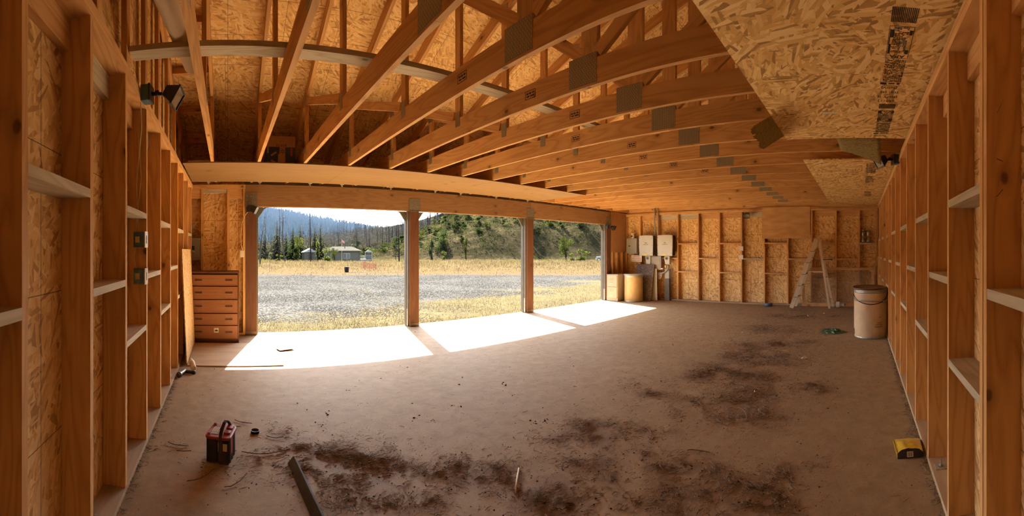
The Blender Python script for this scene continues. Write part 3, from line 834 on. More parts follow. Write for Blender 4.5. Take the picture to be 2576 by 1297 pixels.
for sgn in (1, -1):
    b_.prism([(-1.27, 0), (10.97, 0), (10.97, 5.79 / ca), (-1.27, 5.79 / ca)],
             lambda X, D: (X, RIDGE_Y + sgn * D * ca, deck(RIDGE_Y) - D * sa + .016), lambda X, D: (X, RIDGE_Y + sgn * D * ca, deck(RIDGE_Y) - D * sa + .03))
b_.build('shingle_layer', 'shingle', ceiling)
# lookout blocks between the left gable and the first truss
for y in (2.94, 3.55, 4.16, 4.77, 5.38, 5.99):
    b_ = MB()
    z = under(y) + .095
    ax = ((1, 0, 0), (0, ca, -sa), (0, sa, ca))
    b_.obox((-.44, y, z), ax, (.215, .019, .046), 0, ro()); b_.build('lookout', 'fir_red', ceiling)
b_ = MB(); b_.box(-.66, 10.34, 6.66, 6.70, CH0 + .002, under(6.68) + .02)      # eave blocking closes the heel
b_.build('eave_block', 'fir_red', ceiling)
b_ = MB(); b_.box(-.76, 10.47, YE - .03, YE - .015, PL + .02, deck(6.95) - .003); b_.build('frieze', 'siding', ceiling)
b_ = MB(); b_.box(-1.25, 10.95, 7.525, 7.545, deck(7.53) - .10, deck(7.53) + .02); b_.build('fascia', 'siding', ceiling)

# ================================================================== TRUSSES
NODES = [1.75, 3.42, 5.08]
def truss_meshes():
    """list of (name, mesh, offset x) in the truss's own frame: X across, Y along (0 = ridge), Z from plates"""
    parts = []
    def add(name, b_, mat='fir_red'):
        parts.append((name, b_.mesh(name, mat)))
    z0 = PL
    T = .038
    for sg in (1, -1):
        e = 5.0
        b_ = MB(); b_.bar((0, sg * .001, CH0 + .0925 - z0), (0, sg * e, CH0 + .0925 - z0), .185, T, (0, 0, 1)); add('bottom_chord', b_)
        b_ = MB(); b_.bar((0, sg * .0, under(1.75) + .0755 - z0), (0, sg * 5.72, under(1.75 + 5.72) + .0755 - z0), .14, T, (0, 0, 1)); add('top_chord', b_)
        for q in (1.67, 3.33):
            b_ = MB(); b_.bar((0, sg * q, CH1 - z0 - .002), (0, sg * q, under(1.75 + q) - z0 + .01), .089, T, (0, 1, 0)); add('web_post', b_)
        for q0, q1 in ((1.62, .07), (3.28, 1.75)):
            b_ = MB(); b_.bar((0, sg * q0, under(1.75 + q0) - z0 - .03), (0, sg * q1, CH1 - z0 + .04), .089, T, (0, 0, 1)); add('web_brace', b_)
        for q in (1.67, 3.33):
            for sx in (-1, 1):
                zz = CH1 - z0 - .01
                b_ = MB(); b_.obox((sx * (T / 2 + .0015), sg * q, zz), ((0, 1, 0), (0, 0, 1), (1, 0, 0)), (.04, .075, .0012)); add('nail_plate', b_, 'nail_plate')
            b_ = MB(); b_.obox((-(T / 2 + .0015), sg * q, under(1.75 + q) - z0 + .02), ((0, 1, 0), (0, 0, 1), (1, 0, 0)), (.065, .085, .0012)); add('nail_plate', b_, 'nail_plate')
    b_ = MB(); b_.bar((0, 0, CH1 - z0 - .002), (0, 0, under(1.75) - z0 + .01), .14, T, (0, 1, 0)); add('king_post', b_)
    for sx in (-1, 1):
        b_ = MB(); b_.obox((sx * (T / 2 + .0015), .06, 2.69 - z0), ((0, 1, 0), (0, 0, 1), (1, 0, 0)), (.125, .105, .0014)); add('nail_plate', b_, 'nail_plate')
    return parts
TP = truss_meshes()
ordn = ['first', 'second', 'third', 'fourth', 'fifth', 'sixth', 'seventh', 'eighth', 'ninth', 'tenth', 'eleventh', 'twelfth', 'thirteenth', 'fourteenth', 'fifteenth', 'sixteenth', 'seventeenth']
TX = []
for i in range(17):
    x = -.20 + .605 * i
    TX.append(x)
    t = thing('roof_truss', 'bare timber roof truss, ' + ordn[i] + ' one counted from the left gable wall', 'roof truss', (x, RIDGE_Y, PL), 0, 'timber roof trusses')
    for nm, me in TP:
        if i == 0 and nm == 'web_brace':
            continue
        o = place(nm, me, t)
    if i in (3, 4, 5, 6, 7, 8, 9, 10):                                   # grade stamp on the chord side
        b_ = MB()
        yy = {3: 2.42, 4: 2.35, 5: 2.4, 6: 2.9, 7: 2.55, 8: 2.75, 9: 2.6, 10: 2.35}[i]
        xs_ = x - .0195
        zc = CH0 + .10
        for (a0, a1, c0, c1) in ((-.06, .06, .03, .034), (-.06, .06, -.034, -.03), (-.06, -.056, -.03, .03), (.056, .06, -.03, .03), (-.045, -.02, .004, .018), (-.01, .015, .004, .018), (.022, .045, .004, .018), (-.045, .0, -.018, -.006), (.01, .04, -.018, -.006)):
            b_.box(xs_ - .0008, xs_, yy + a0, yy + a1, zc + c0, zc + c1)
        b_.build('grade_stamp', 'ink', t)

# long lateral brace lying on the bottom chords
b_ = MB(); b_.box(-.655, 5.35, 2.62, 2.76, CH1 + .001, CH1 + .039, 0, (0, 0))
tag(b_.build('brace_board', 'grey_wood'), 'long weathered grey board lying across the truss bottom chords', 'board')

# cardboard tube lying over the brace
p0, p1 = Vector((-.275, 3.12, CH1 + .106)), Vector((-.47, 1.02, CH1 + .106))
b_ = MB(); d = (p1 - p0).normalized(); u = Vector((0, 0, 1)).cross(d).normalized(); 
b_.lathe([(.058, 0), (.066, 0), (.066, 2.1), (.058, 2.1), (.058, 0)], p0, 28, 0, (u, d.cross(u), d))
tb = b_.build('cardboard_tube', 'tube', None, True)
for q in tb.data.polygons: q.use_smooth = True
tag(tb, 'long beige cardboard tube lying on the grey brace board near the left gable', 'tube')

# ================================================================== DOOR POSTS, HEADER, SOFFIT
PX = [.39, 3.385, 6.33, 9.40]
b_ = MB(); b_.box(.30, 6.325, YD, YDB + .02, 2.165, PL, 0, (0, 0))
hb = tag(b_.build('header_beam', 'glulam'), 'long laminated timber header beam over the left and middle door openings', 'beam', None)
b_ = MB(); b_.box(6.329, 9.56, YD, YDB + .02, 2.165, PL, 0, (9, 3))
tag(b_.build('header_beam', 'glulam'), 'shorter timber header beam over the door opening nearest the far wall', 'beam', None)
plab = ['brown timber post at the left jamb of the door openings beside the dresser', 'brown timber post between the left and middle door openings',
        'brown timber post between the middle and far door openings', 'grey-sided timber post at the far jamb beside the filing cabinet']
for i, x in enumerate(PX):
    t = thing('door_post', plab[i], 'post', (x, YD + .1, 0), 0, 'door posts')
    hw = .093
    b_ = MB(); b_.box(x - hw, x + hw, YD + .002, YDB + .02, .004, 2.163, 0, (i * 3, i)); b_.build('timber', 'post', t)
    for sx in (-1, 1):
        if (i == 0 and sx < 0) or (i == 3 and sx > 0): continue
        xa = x + sx * (hw + .001)
        b_ = MB(); b_.box(min(xa, xa + sx * .02), max(xa, xa + sx * .02), YD + .05, YE - .005, .005, 2.16); b_.build('jamb_board', 'grey_trim', t)
        b_ = MB()                                                         # door stop and corner gusset
        xo = xa + sx * .021
        b_.box(min(xo, xo + sx * .012), max(xo, xo + sx * .012), YD + .12, YE - .01, .006, 2.1); b_.build('door_stop', 'grey_trim', t)
        b_ = MB(); b_.prism([(0, 0), (.17, 0), (.12, -.03), (.03, -.16), (0, -.2)], lambda a, c: (xo + sx * a, YD + .13, 2.16 + c), lambda a, c: (xo + sx * a, YD + .17, 2.16 + c)); b_.build('corner_gusset', 'grey_trim', t)
        b_ = MB(); b_.box(min(xa + sx * .02, xa + sx * .024), max(xa + sx * .02, xa + sx * .024), YD + .055, YD + .10, .01, .33); b_.build('base_strap', 'galv', t)
    b_ = MB(); pw = .115 if i else .105
    b_.box(x - pw, x + pw, YD - .006, YD - .001, 2.165, 2.39); cap = b_.build('post_cap', 'cap_steel', t)
    b_ = MB(); b_.box(x - pw, x + pw, YD - .012, YD + .0, 2.155, 2.166); b_.build('cap_flange', 'cap_steel', cap)
    for bx, bz in ((-.06, .17), (0, .17), (.05, .155), (-.07, .10), (.02, .09), (-.02, .06), (.06, .07)):
        b_ = MB(); b_.cyl((x + bx, YD - .012, 2.165 + bz), (x + bx, YD - .006, 2.165 + bz), .008, None, 6)
        b_.build('bolt', 'steel', cap)
    b_ = MB(); b_.box(x - hw - .003, x + hw + .003, YD - .003, YD + .0015, .004, .06); b_.build('base_plate', 'rust_lid', t)

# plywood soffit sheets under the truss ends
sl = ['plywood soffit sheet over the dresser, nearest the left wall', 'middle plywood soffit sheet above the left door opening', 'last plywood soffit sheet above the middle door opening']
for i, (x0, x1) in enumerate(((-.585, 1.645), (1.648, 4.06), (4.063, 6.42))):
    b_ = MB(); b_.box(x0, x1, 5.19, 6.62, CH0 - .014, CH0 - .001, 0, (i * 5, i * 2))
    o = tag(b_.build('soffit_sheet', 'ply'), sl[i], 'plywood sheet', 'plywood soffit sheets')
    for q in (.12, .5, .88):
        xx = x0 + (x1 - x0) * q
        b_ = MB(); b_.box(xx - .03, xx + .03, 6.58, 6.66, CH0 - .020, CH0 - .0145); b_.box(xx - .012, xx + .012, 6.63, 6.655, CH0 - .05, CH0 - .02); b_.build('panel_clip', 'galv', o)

# strand board ceiling sheets under the trusses along the right wall
cl = thing('ceiling_sheet', 'large strand board ceiling sheet overhead at the right wall with black grade stamps', 'ceiling board', (2.6, .1, CH0 - .02), 0, 'strand board ceiling sheets')
b_ = MB(); b_.box(1.0, 4.05, -.52, .735, CH0 - .016, CH0 - .003); b_.build('board', 'osb_ceil', cl)
zt = CH0 - .0165
YA, YZ = -.155, -.285
def print_block(parent, x0, x1, dens, seed, ya=YA, yz=YZ, row=.010):
    rr = random.Random(seed); b_ = MB()
    x = x0
    while x < x1 - row * .6:
        y = yz + .004
        while y < ya - .004:
            L = rr.uniform(.004, .014)
            if rr.random() < dens:
                b_.box(x, x + row * .55, y, min(y + L, ya), zt - .0006, zt)
            y += L + .003
        x += row
    b_.build('fine_print', 'ink', parent)
def rules(parent, x0, x1, n, wd=.0022):
    b_ = MB()
    for k in range(n):
        y = YZ + (YA - YZ) * (k + .5) / n
        b_.box(x0, x1, y - wd, y + wd, zt - .0006, zt)
    b_.build('printed_bars', 'ink', parent)
rules(cl, 1.86, 1.985, 15, .0024)
b_ = MB()                                                                  # frame of the main stamp
x0, x1 = 2.02, 2.36
for a0, a1, c0, c1 in ((x0, x1, YA - .002, YA), (x0, x1, YZ, YZ + .002), (x0, x0 + .003, YZ, YA), (x1 - .003, x1, YZ, YA)):
    b_.box(a0, a1, c0, c1, zt - .0006, zt)
for a0, a1, c0, c1 in ((2.055, 2.13, YA - .028, YA - .006), (2.055, 2.10, YZ + .006, YZ + .022), (2.20, 2.305, YA - .02, YA - .006), (2.26, 2.305, YZ + .006, YZ + .026), (2.13, 2.20, YA - .010, YA - .004)):
    b_.box(a0, a1, c0, c1, zt - .0006, zt)
b_.build('stamp_frame', 'ink', cl)
print_block(cl, 2.03, 2.30, .72, 3, YA - .022, YZ + .022, .014)
def cmat(x, y): return frame((x, y, zt - .0006), (0, 1, 0), (1, 0, 0))
YM = (YA + YZ) / 2
lettering('APA', .048, cmat(2.335, YM), 'ink', cl)
print_block(cl, 2.375, 2.70, .8, 4, row=.009)
b_ = MB(); b_.box(2.705, 2.735, YA - .03, YA + .012, zt - .0006, zt); b_.box(2.705, 2.735, YZ + .01, YZ + .03, zt - .0006, zt); b_.box(2.71, 2.728, YZ + .045, YA - .045, zt - .0006, zt); b_.build('printed_bars', 'ink', cl)
lettering('[NOV]', .040, cmat(2.79, YM + .01), 'ink', cl)
lettering('[C]', .040, cmat(2.87, YM - .035), 'ink', cl); lettering('[2]', .040, cmat(2.87, YM + .045), 'ink', cl)
lettering('[SHFT 1]', .040, cmat(2.955, YM + .012), 'ink', cl)
lettering('[2011]', .046, cmat(3.04, YM + .018), 'ink', cl)
rules(cl, 3.10, 3.20, 26, .0016)
print_block(cl, 3.24, 3.55, .8, 5, row=.010)
b_ = MB()
for a0, a1, c0, c1 in ((3.25, 3.31, YA - .03, YA), (3.25, 3.31, YZ, YZ + .02), (3.44, 3.50, YA - .03, YA), (3.44, 3.50, YZ, YZ + .03), (3.565, 3.572, YZ, YA)):
    b_.box(a0, a1, c0, c1, zt - .0007, zt)
b_.build('stamp_frame', 'ink', cl)
print_block(cl, 3.58, 3.86, .85, 6, row=.009)
b_ = MB(); b_.box(3.87, 3.90, YA - .03, YA + .015, zt - .0006, zt); b_.box(3.872, 3.89, YZ + .01, YA - .05, zt - .0006, zt); b_.build('printed_bars', 'ink', cl)
lettering('[NOV]', .040, cmat(3.96, YM + .01), 'ink', cl)
b_ = MB(); b_.box(3.28, 3.325, .17, .30, zt - .0008, zt); b_.build('paper_tag', 'paper', cl)

cl2 = thing('ceiling_sheet', 'second strand board ceiling sheet farther along, beyond the gap of broken boards', 'ceiling board', (6.2, .1, CH0 - .02), 0, 'strand board ceiling sheets')
b_ = MB(); b_.box(5.0, 7.44, -.52, .70, CH0 - .016, CH0 - .003); b_.build('board', 'osb_ceil', cl2)
print_block(cl2, 5.2, 5.9, .7, 8, -.10, -.24, .012)
print_block(cl2, 6.1, 6.7, .6, 9, -.10, -.24, .014)
cl3 = thing('ceiling_sheet', 'farthest strand board ceiling sheet over the jars and workbench', 'ceiling board', (8.7, .1, CH0 - .02), 0, 'strand board ceiling sheets')
b_ = MB(); b_.box(7.445, 9.95, -.52, .70, CH0 - .016, CH0 - .003); b_.build('board', 'osb_ceil', cl3)
print_block(cl3, 7.7, 8.4, .6, 10, -.10, -.24, .014)

# broken boards hanging from the gap
b_ = MB()
p = [Vector((3.32, .735, CH0 - .018)), Vector((3.90, .735, CH0 - .018)), Vector((3.57, .86, 2.35)), Vector((3.09, .83, 2.40))]
def slab(b_, P, th, m=0):
    n_ = (P[1] - P[0]).cross(P[3] - P[0]).normalized() * th
    Q = [q + n_ for q in P]
    k = len(P)
    uvs = [((q - P[0]).dot((P[1] - P[0]).normalized()), (q - P[0]).dot((P[3] - P[0]).normalized())) for q in P]
    b_.face(P, uvs, m); b_.face(list(reversed(Q)), list(reversed(uvs)), m)
    for i in range(k):
        j = (i + 1) % k
        b_.face([P[j], P[i], Q[i], Q[j]], [uvs[j], uvs[i], uvs[i], uvs[j]], m)
slab(b_, p, .012)
o = b_.build('broken_board', 'osb_back')
tag(o, 'torn greenish board scrap hanging off the long edge of the large ceiling sheet', 'board scrap')
b_ = MB()
rr = random.Random(5)
e0, e1 = p[3], p[2]
for k in range(14):
    t0 = k / 14.0
    q0 = e0.lerp(e1, t0); q1 = e0.lerp(e1, t0 + 1 / 14.0)
    drop = (p[3] - p[0]).normalized() * rr.uniform(.015, .07)
    b_.face([q0, q1, q1 + drop * rr.uniform(.3, 1), q0 + drop]); b_.face([q0 + drop + Vector((.004, .004, 0)), q1 + drop * .5 + Vector((.004, .004, 0)), q1 + Vector((.004, .004, 0)), q0 + Vector((.004, .004, 0))])
b_.build('torn_edge', 'osb_back', o)
b_ = MB()
# curled sheet dangling between the two ceiling sheets
G = []
nA, nB = 10, 6
for i in range(nA + 1):
    for j in range(nB + 1):
        s_, t_ = i / nA, j / nB
        G.append((4.056 + .50 * t_, .23 - s_ * .45 - .03 * t_, CH0 - .012 - t_ * (.012 + .15 * s_ ** 1.3) - .03 * t_ * (1 - t_) * s_))
i0 = 0
for i in range(nA):
    for j in range(nB):
        a = i * (nB + 1) + j
        q = [G[a], G[a + 1], G[a + nB + 2], G[a + nB + 1]]
        b_.face(q, [(x_[1], x_[0]) for x_ in q])
o = b_.build('curled_board', 'osb_back', None, True, weld=True)
sm = o.modifiers.new('thickness', 'SOLIDIFY'); sm.thickness = .010
tag(o, 'curled greenish board dangling at the gap between the ceiling sheets', 'board scrap')

# ================================================================== THINGS AT THE LEFT
def floodlight(label, base, out, aim, box='blue_box', box_c=None, group='floodlights'):
    """junction box at `base` facing `out`, arm, housing whose glass looks along `aim`"""
    base, out, aim = Vector(base), Vector(out).normalized(), Vector(aim).normalized()
    t = thing('floodlight', label, 'floodlight', tuple(base), 0, group)
    Z = Vector((0, 0, 1)); sd_ = out.cross(Z).normalized()
    b_ = MB(); b_.obox(base + out * .03, (out, sd_, Z), (.029, .05, .055)); b_.build('junction_box', box, t, bevel=.006)
    b_ = MB(); b_.obox(base + out * .064, (out, sd_, Z), (.006, .054, .058)); b_.build('cover_plate', 'dark_metal', t, bevel=.003)
    h = base + out * .20 - Z * .02
    b_ = MB(); b_.tube([base + out * .07, base + out * .11 - Z * .005, base + out * .14 - Z * .01], .014, 8); b_.cyl(base + out * .095, base + out * .12, .02, None, 10); b_.build('swivel_arm', 'dark_metal', t, True)
    ax = aim; ay = (ax.cross(Z)).normalized(); az = ay.cross(ax)
    c = h + aim * .01
    b_ = MB()
    # housing: a pyramid frustum, wide at the glass
    F = [c + aim * .045 + ay * (a * .085) + az * (q * .062) for a, q in ((-1, -1), (1, -1), (1, 1), (-1, 1))]
    B = [c - aim * .045 + ay * (a * .050) + az * (q * .034) for a, q in ((-1, -1), (1, -1), (1, 1), (-1, 1))]
    b_.face(list(reversed(B)))
    for k in range(4):
        b_.face([B[k], B[(k + 1) % 4], F[(k + 1) % 4], F[k]])
    hs = b_.build('lamp_housing', 'dark_metal', t)
    b_ = MB()
    I_ = [c - aim * .02 + ay * (a * .045) + az * (q * .028) for a, q in ((-1, -1), (1, -1), (1, 1), (-1, 1))]
    F2 = [c + aim * .043 + ay * (a * .081) + az * (q * .058) for a, q in ((-1, -1), (1, -1), (1, 1), (-1, 1))]
    b_.face(I_)
    for k in range(4):
        b_.face([F2[k], F2[(k + 1) % 4], I_[(k + 1) % 4], I_[k]])
    b_.build('reflector', 'chrome', hs)
    b_ = MB(); b_.cyl(c - ay * .055 + aim * .005, c + ay * .055 + aim * .005, .006, None, 8); b_.build('lamp_tube', 'white', hs)
    b_ = MB(); b_.obox(c + aim * .047, (aim, ay, az), (.0025, .083, .060)); b_.build('glass', 'glass', t)
    b_ = MB()
    for a, q, e in ((1, 0, 0), (-1, 0, 0), (0, 1, 0), (0, -1, 0)):
        if a: b_.obox(c + aim * .049 + ay * (a * .084), (aim, ay, az), (.006, .005, .066))
        else: b_.obox(c + aim * .049 + az * (q * .062), (aim, ay, az), (.006, .088, .005))
    b_.build('bezel', 'dark_metal', t)
    return t
floodlight('black floodlight on a blue box at the left wall plate, glass facing the room', (XL + .001, 2.73, 2.50), (1, -.12, 0), (.86, -.05, -.50))
floodlight('black floodlight hanging under the left door post cap beside the dresser', (.37, YD - .010, 2.12), (.25, -1, 0), (.85, -.3, -.5), 'dark_metal')
floodlight('black floodlight on the far door post above the filing cabinet', (9.28, YD - .010, 2.10), (.1, -1, 0), (.75, -.45, -.45), 'dark_metal')
floodlight('floodlight with bright reflector on the far wall left of the pegboard', (XB - .001, 2.93, 2.37), (-1, -.1, 0), (-.8, -.2, -.55), 'panel_grey')
floodlight('black floodlight on a blue box high on the right wall under the ceiling gap', (4.72, YR + .001, 2.49), (-.35, 1, 0), (-.35, .75, -.55))

# dresser
t = thing('dresser', 'brown wooden five-drawer dresser standing in the left corner', 'dresser', (-.20, 6.4, 0))
b_ = MB()
b_.box(-.572, -.552, 6.17, 6.62, .0, 1.075, 0, ro()); b_.box(.152, .172, 6.17, 6.62, .0, 1.075, 0, ro())
b_.box(-.552, .152, 6.60, 6.618, .02, 1.07); b_.box(-.552, .152, 6.175, 6.6, .055, .068)
b_.box(-.552, .152, 6.19, 6.6, 1.05, 1.074)
for z in (.276, .459, .672, .874): b_.box(-.552, .152, 6.178, 6.55, z - .007, z + .007)
b_.build('carcass', 'dresser_dark', t)
b_ = MB(); b_.box(-.58, .18, 6.15, 6.625, 1.076, 1.098, 0, ro()); b_.build('top', 'dresser_dark', t, bevel=.006)
b_ = MB(); b_.box(-.552, .152, 6.20, 6.215, .0, .054); b_.build('plinth', 'dresser_dark', t)
for k, (z1, z0, dy) in enumerate(((1.048, .885, .0), (.866, .682, -.004), (.662, .468, .004), (.450, .285, .0), (.267, .072, .0))):
    b_ = MB()
    y0, y1 = 6.158 + dy, 6.176 + dy
    xs_ = [-.549, -.505, -.395, -.040, .070, .149]
    zc = (z0 + z1) / 2 + .004; zs_ = [z0, zc - .012, zc + .012, z1]
    for a in range(5):
        for c in range(3):
            if a in (1, 3) and c == 1:
                b_.box(xs_[a], xs_[a + 1], y0 + .012, y1, zs_[c], zs_[c + 1])
            else:
                b_.box(xs_[a], xs_[a + 1], y0, y1, zs_[c], zs_[c + 1])
    d = b_.build('drawer', 'dresser', t)
    for x0 in (-.505, -.040):
        b_ = MB(); b_.box(x0, x0 + .11, y0 - .003, y0 + .004, zc + .010, zc + .016); b_.box(x0, x0 + .11, y0 + .010, y0 + .0115, zc - .012, zc + .010)
        b_.build('pull', 'dresser_dark', d)
    b_ = MB(); b_.box(-.549, .149, y0 - .004, y0 - .0005, z0 - .001, z0 + .008, 0, ro()); b_.build('drawer_lip', 'dresser', d)
    if k == 4:
        b_ = MB(); b_.box(-.212, -.140, y0 - .001, y0 - .0002, .165, .235); b_.build('sticker', 'paper', d)
        b_ = MB(); b_.prism([(-.20, .185), (-.152, .185), (-.152, .20), (-.165, .205), (-.172, .218), (-.182, .206), (-.20, .20)], lambda a, c: (a, y0 - .0016, c), lambda a, c: (a, y0 - .001, c)); b_.build('sticker_print', 'ink', d)

# breaker panel and cables in the left corner bay
t = thing('breaker_cabinet', 'beige grey breaker panel between the studs above the dresser', 'breaker panel', (-.55, 6.83, 1.27))
b_ = MB(); b_.box(-.642, -.453, 6.775, 6.885, 1.27, 1.625); b_.build('case', 'panel_grey', t, bevel=.004)
b_ = MB(); b_.box(-.648, -.450, 6.766, 6.774, 1.262, 1.633); b_.build('cover', 'panel_grey', t, bevel=.003)
b_ = MB(); b_.box(-.625, -.475, 6.760, 6.7655, 1.30, 1.60); dr = b_.build('door', 'panel_grey', t, bevel=.004)
b_ = MB(); b_.box(-.612, -.56, 6.757, 6.7595, 1.43, 1.50); b_.build('switch', 'black', dr)
b_ = MB(); b_.cyl((-.60, 6.757, 1.42), (-.545, 6.75, 1.39), .007, None, 8); b_.build('handle', 'white', dr)
b_ = MB()
for k in range(5):
    x = -.635 + k * .012
    b_.tube([(x, 6.80, 1.626), (x - .004, 6.80, 1.72), (x - .01, 6.81, 1.80), (x - .008, 6.79, 1.9)], .006, 6)
b_.build('cable_bundle', 'panel_grey', t)
b_ = MB(); b_.tube([(-.60, 6.80, 1.82), (-.52, 6.80, 1.79), (-.46, 6.78, 1.75)], .005, 6); b_.build('loose_cable', 'white', t)

t = thing('outlet', 'cream duplex outlet on the stud beside the left door post', 'outlet', (.245, 6.745, 1.37))
b_ = MB(); b_.box(.205, .277, 6.738, 6.7485, 1.31, 1.425); pl_ = b_.build('cover_plate', 'white', t, bevel=.003)
for z in (1.345, 1.39):
    b_ = MB(); b_.cyl((.241, 6.734, z), (.241, 6.738, z), .016, None, 14); s_ = b_.build('socket', 'paper', pl_)
b_ = MB(); b_.tube([(.25, 6.735, 1.43), (.225, 6.73, 1.50), (.215, 6.728, 1.66), (.235, 6.725, 1.86), (.28, 6.72, 2.0), (.345, 6.70, 2.08)], .006, 8); b_.build('lamp_cord', 'cable', t, True)
b_ = MB(); b_.tube([(-.40, 6.84, 1.70), (-.2, 6.83, 1.715), (.0, 6.84, 1.70)], .005, 6); b_.tube([(.04, 6.82, 1.68), (.10, 6.80, 1.52), (.19, 6.77, 1.40)], .005, 6)
tag(b_.build('cable_run', 'cable'), 'yellow cable strung between the studs behind the dresser', 'cable')

# sheets at the left
b_ = MB(); slab(b_, [Vector((-.515, 6.12, .0145)), Vector((-.515, 4.95, .0145)), Vector((-.578, 4.95, 1.44)), Vector((-.578, 6.12, 1.44))], -.012)
lean = tag(b_.build('leaning_sheet', 'osb_light'), 'pale strand board panel leaning on the left wall studs before the dresser', 'board')
b_ = MB()
rr = random.Random(4)
for k in range(60):
    z = .15 + k * .02; xx = -.515 - .063 * (z - .0145) / 1.4255 + .0008
    L = rr.uniform(.03, .07)
    b_.face([(xx, 5.12, z), (xx, 5.12 + L, z), (xx - .0004, 5.12 + L, z + .010), (xx - .0004, 5.12, z + .010)])
b_.build('fine_print', 'twig', lean)
b_ = MB(); slab(b_, [Vector((-.50, 4.92, .013)), Vector((.69, 4.90, .016)), Vector((.69, 6.12, .013)), Vector((-.50, 6.13, .013))], -.012)
tag(b_.build('floor_sheet', 'ply_floor'), 'dusty plywood sheet lying on the slab before the dresser', 'plywood sheet')
b_ = MB(); slab(b_, [Vector((.735, 5.60, .020)), Vector((.957, 5.66, .028)), Vector((.83, 6.22, .018)), Vector((.58, 6.05, .018))], -.006)
tag(b_.build('plywood_offcut', 'ply'), 'small yellow plywood offcut with a raised corner in the sunlight', 'plywood scrap')

# torches and bottle at the foot of the left wall
def lying(name, label, cat, p, yaw, prof, mat, pitch=0.0):
    t = thing(name, label, cat, p)
    d = Vector((math.cos(yaw) * math.cos(pitch), math.sin(yaw) * math.cos(pitch), math.sin(pitch)))
    u = d.orthogonal().normalized()
    ax = (u, d.cross(u), d)
    return t, ax
t, ax = lying('flashlight', 'silver flashlight lying with its lens towards the camera by the left wall', 'flashlight', (-.545, 4.47, .030), math.radians(75), None, None)
b_ = MB(); b_.lathe([(0, .0), (.026, 0), (.029, .004), (.029, .03), (.022, .05), (.018, .06), (.018, .17), (.020, .175), (.020, .19), (0, .192)], (-.545, 4.47, .030), 20, 0, ax); o = b_.build('barrel', 'steel', t, True)
b_ = MB(); b_.lathe([(0, -.001), (.024, -.001), (.024, .0)], (-.545, 4.47, .030), 18, 0, ax); b_.build('lens', 'glass', t)
b_ = MB(); b_.lathe([(.024, -.004), (.030, -.004), (.030, .012), (.0295, .012)], (-.545, 4.47, .030), 20, 0, ax); b_.build('bezel', 'black', t, True)
t, ax = lying('flashlight', 'small black flashlight lying beside the silver one', 'flashlight', (-.50, 4.64, .021), math.radians(-15), None, None)
b_ = MB(); b_.lathe([(0, 0), (.017, 0), (.017, .09), (.021, .10), (.021, .13), (0, .131)], (-.50, 4.64, .021), 18, 0, ax); b_.build('barrel', 'black', t, True)
b_ = MB(); b_.obox((-.45, 4.63, .040), ((1, 0, 0), (0, 1, 0), (0, 0, 1)), (.010, .006, .003)); b_.build('switch', 'steel', t)
t = thing('spray_bottle', 'dusty white bottle lying tilted on the edge of the plywood floor sheet', 'bottle', (-.42, 4.80, 0))
d = Vector((-.22, .75, .32)).normalized(); u = d.orthogonal().normalized(); ax = (u, d.cross(u), d); c0 = Vector((-.40, 4.70, .036))
b_ = MB(); b_.lathe([(0, 0), (.026, .0), (.034, .010), (.034, .12), (.026, .145), (.016, .155), (.016, .165), (0, .166)], c0, 22, 0, ax); b_.build('body', 'paper', t, True)
b_ = MB(); b_.lathe([(.0175, .150), (.0185, .152), (.0185, .176), (0, .177)], c0, 16, 0, ax); b_.build('cap', 'white', t, True)
b_ = MB(); b_.lathe([(.0345, .03), (.0348, .031), (.0348, .10), (.0345, .101)], c0, 22, 0, ax); b_.build('label_band', 'drum', t, True)

# attic box and offcut on the soffit sheet
t = thing('shipping_box', 'cardboard shipping box with dark navy lower half up on the soffit sheet', 'box', (.71, 5.65, CH0))
zb = CH0 + .0005
b_ = MB(); b_.box(.50, .925, 5.45, 5.85, zb, 2.985); b_.build('carton', 'cardboard', t, bevel=.004)
yf = 5.449
b_ = MB(); b_.box(.501, .924, yf - .0008, yf, zb + .003, 2.835); b_.build('navy_print', 'navy', t)
b_ = MB()
b_.box(.705, .785, yf - .0016, yf - .0009, zb + .003, 2.845); b_.box(.685, .705, yf - .0016, yf - .0009, zb + .003, 2.74)
b_.build('tape_strip', 'cardboard', t)
b_ = MB()
for k in range(6):
    a = PI / 2 + k * PI / 3
    c = Vector((.747, yf - .0020, 2.775)); dd = Vector((math.cos(a), 0, math.sin(a)))
    b_.obox(c + dd * .022, (dd, Vector((0, 1, 0)), dd.cross(Vector((0, 1, 0)))), (.011, .0004, .004))
b_.build('spark_emblem', 'ink', t)
b_ = MB()
for cx, cz, a, L in ((.545, 2.79, 90, .042), (.625, 2.74, 35, .045), (.625, 2.63, -35, .045), (.545, 2.60, 90, .030)):
    dd = Vector((math.cos(math.radians(a)), 0, math.sin(math.radians(a))))
    b_.obox((cx, yf - .0014, cz), (dd, Vector((0, 1, 0)), dd.cross(Vector((0, 1, 0)))), (L, .0005, .013))
b_.build('ray_print', 'cardboard', t)
b_ = MB(); b_.box(.855, .885, yf - .0014, yf - .0009, 2.715, 2.825); b_.build('red_label', 'red', t)
lettering('BOX XS', .042, frame((.73, yf - .0009, 2.862), (-1, 0, 0), (0, 0, -1)), 'ink', t)
lettering('XTRA', .026, frame((.73, yf - .0009, 2.915), (-1, 0, 0), (0, 0, -1)), 'twig', t)
b_ = MB(); b_.box(-.52, -.225, 5.24, 5.33, CH0, CH0 + .030, 0, (3, 3))
tag(b_.build('board_offcut', 'grey_wood'), 'short grey board offcut lying on the soffit sheet in the left corner', 'board scrap')

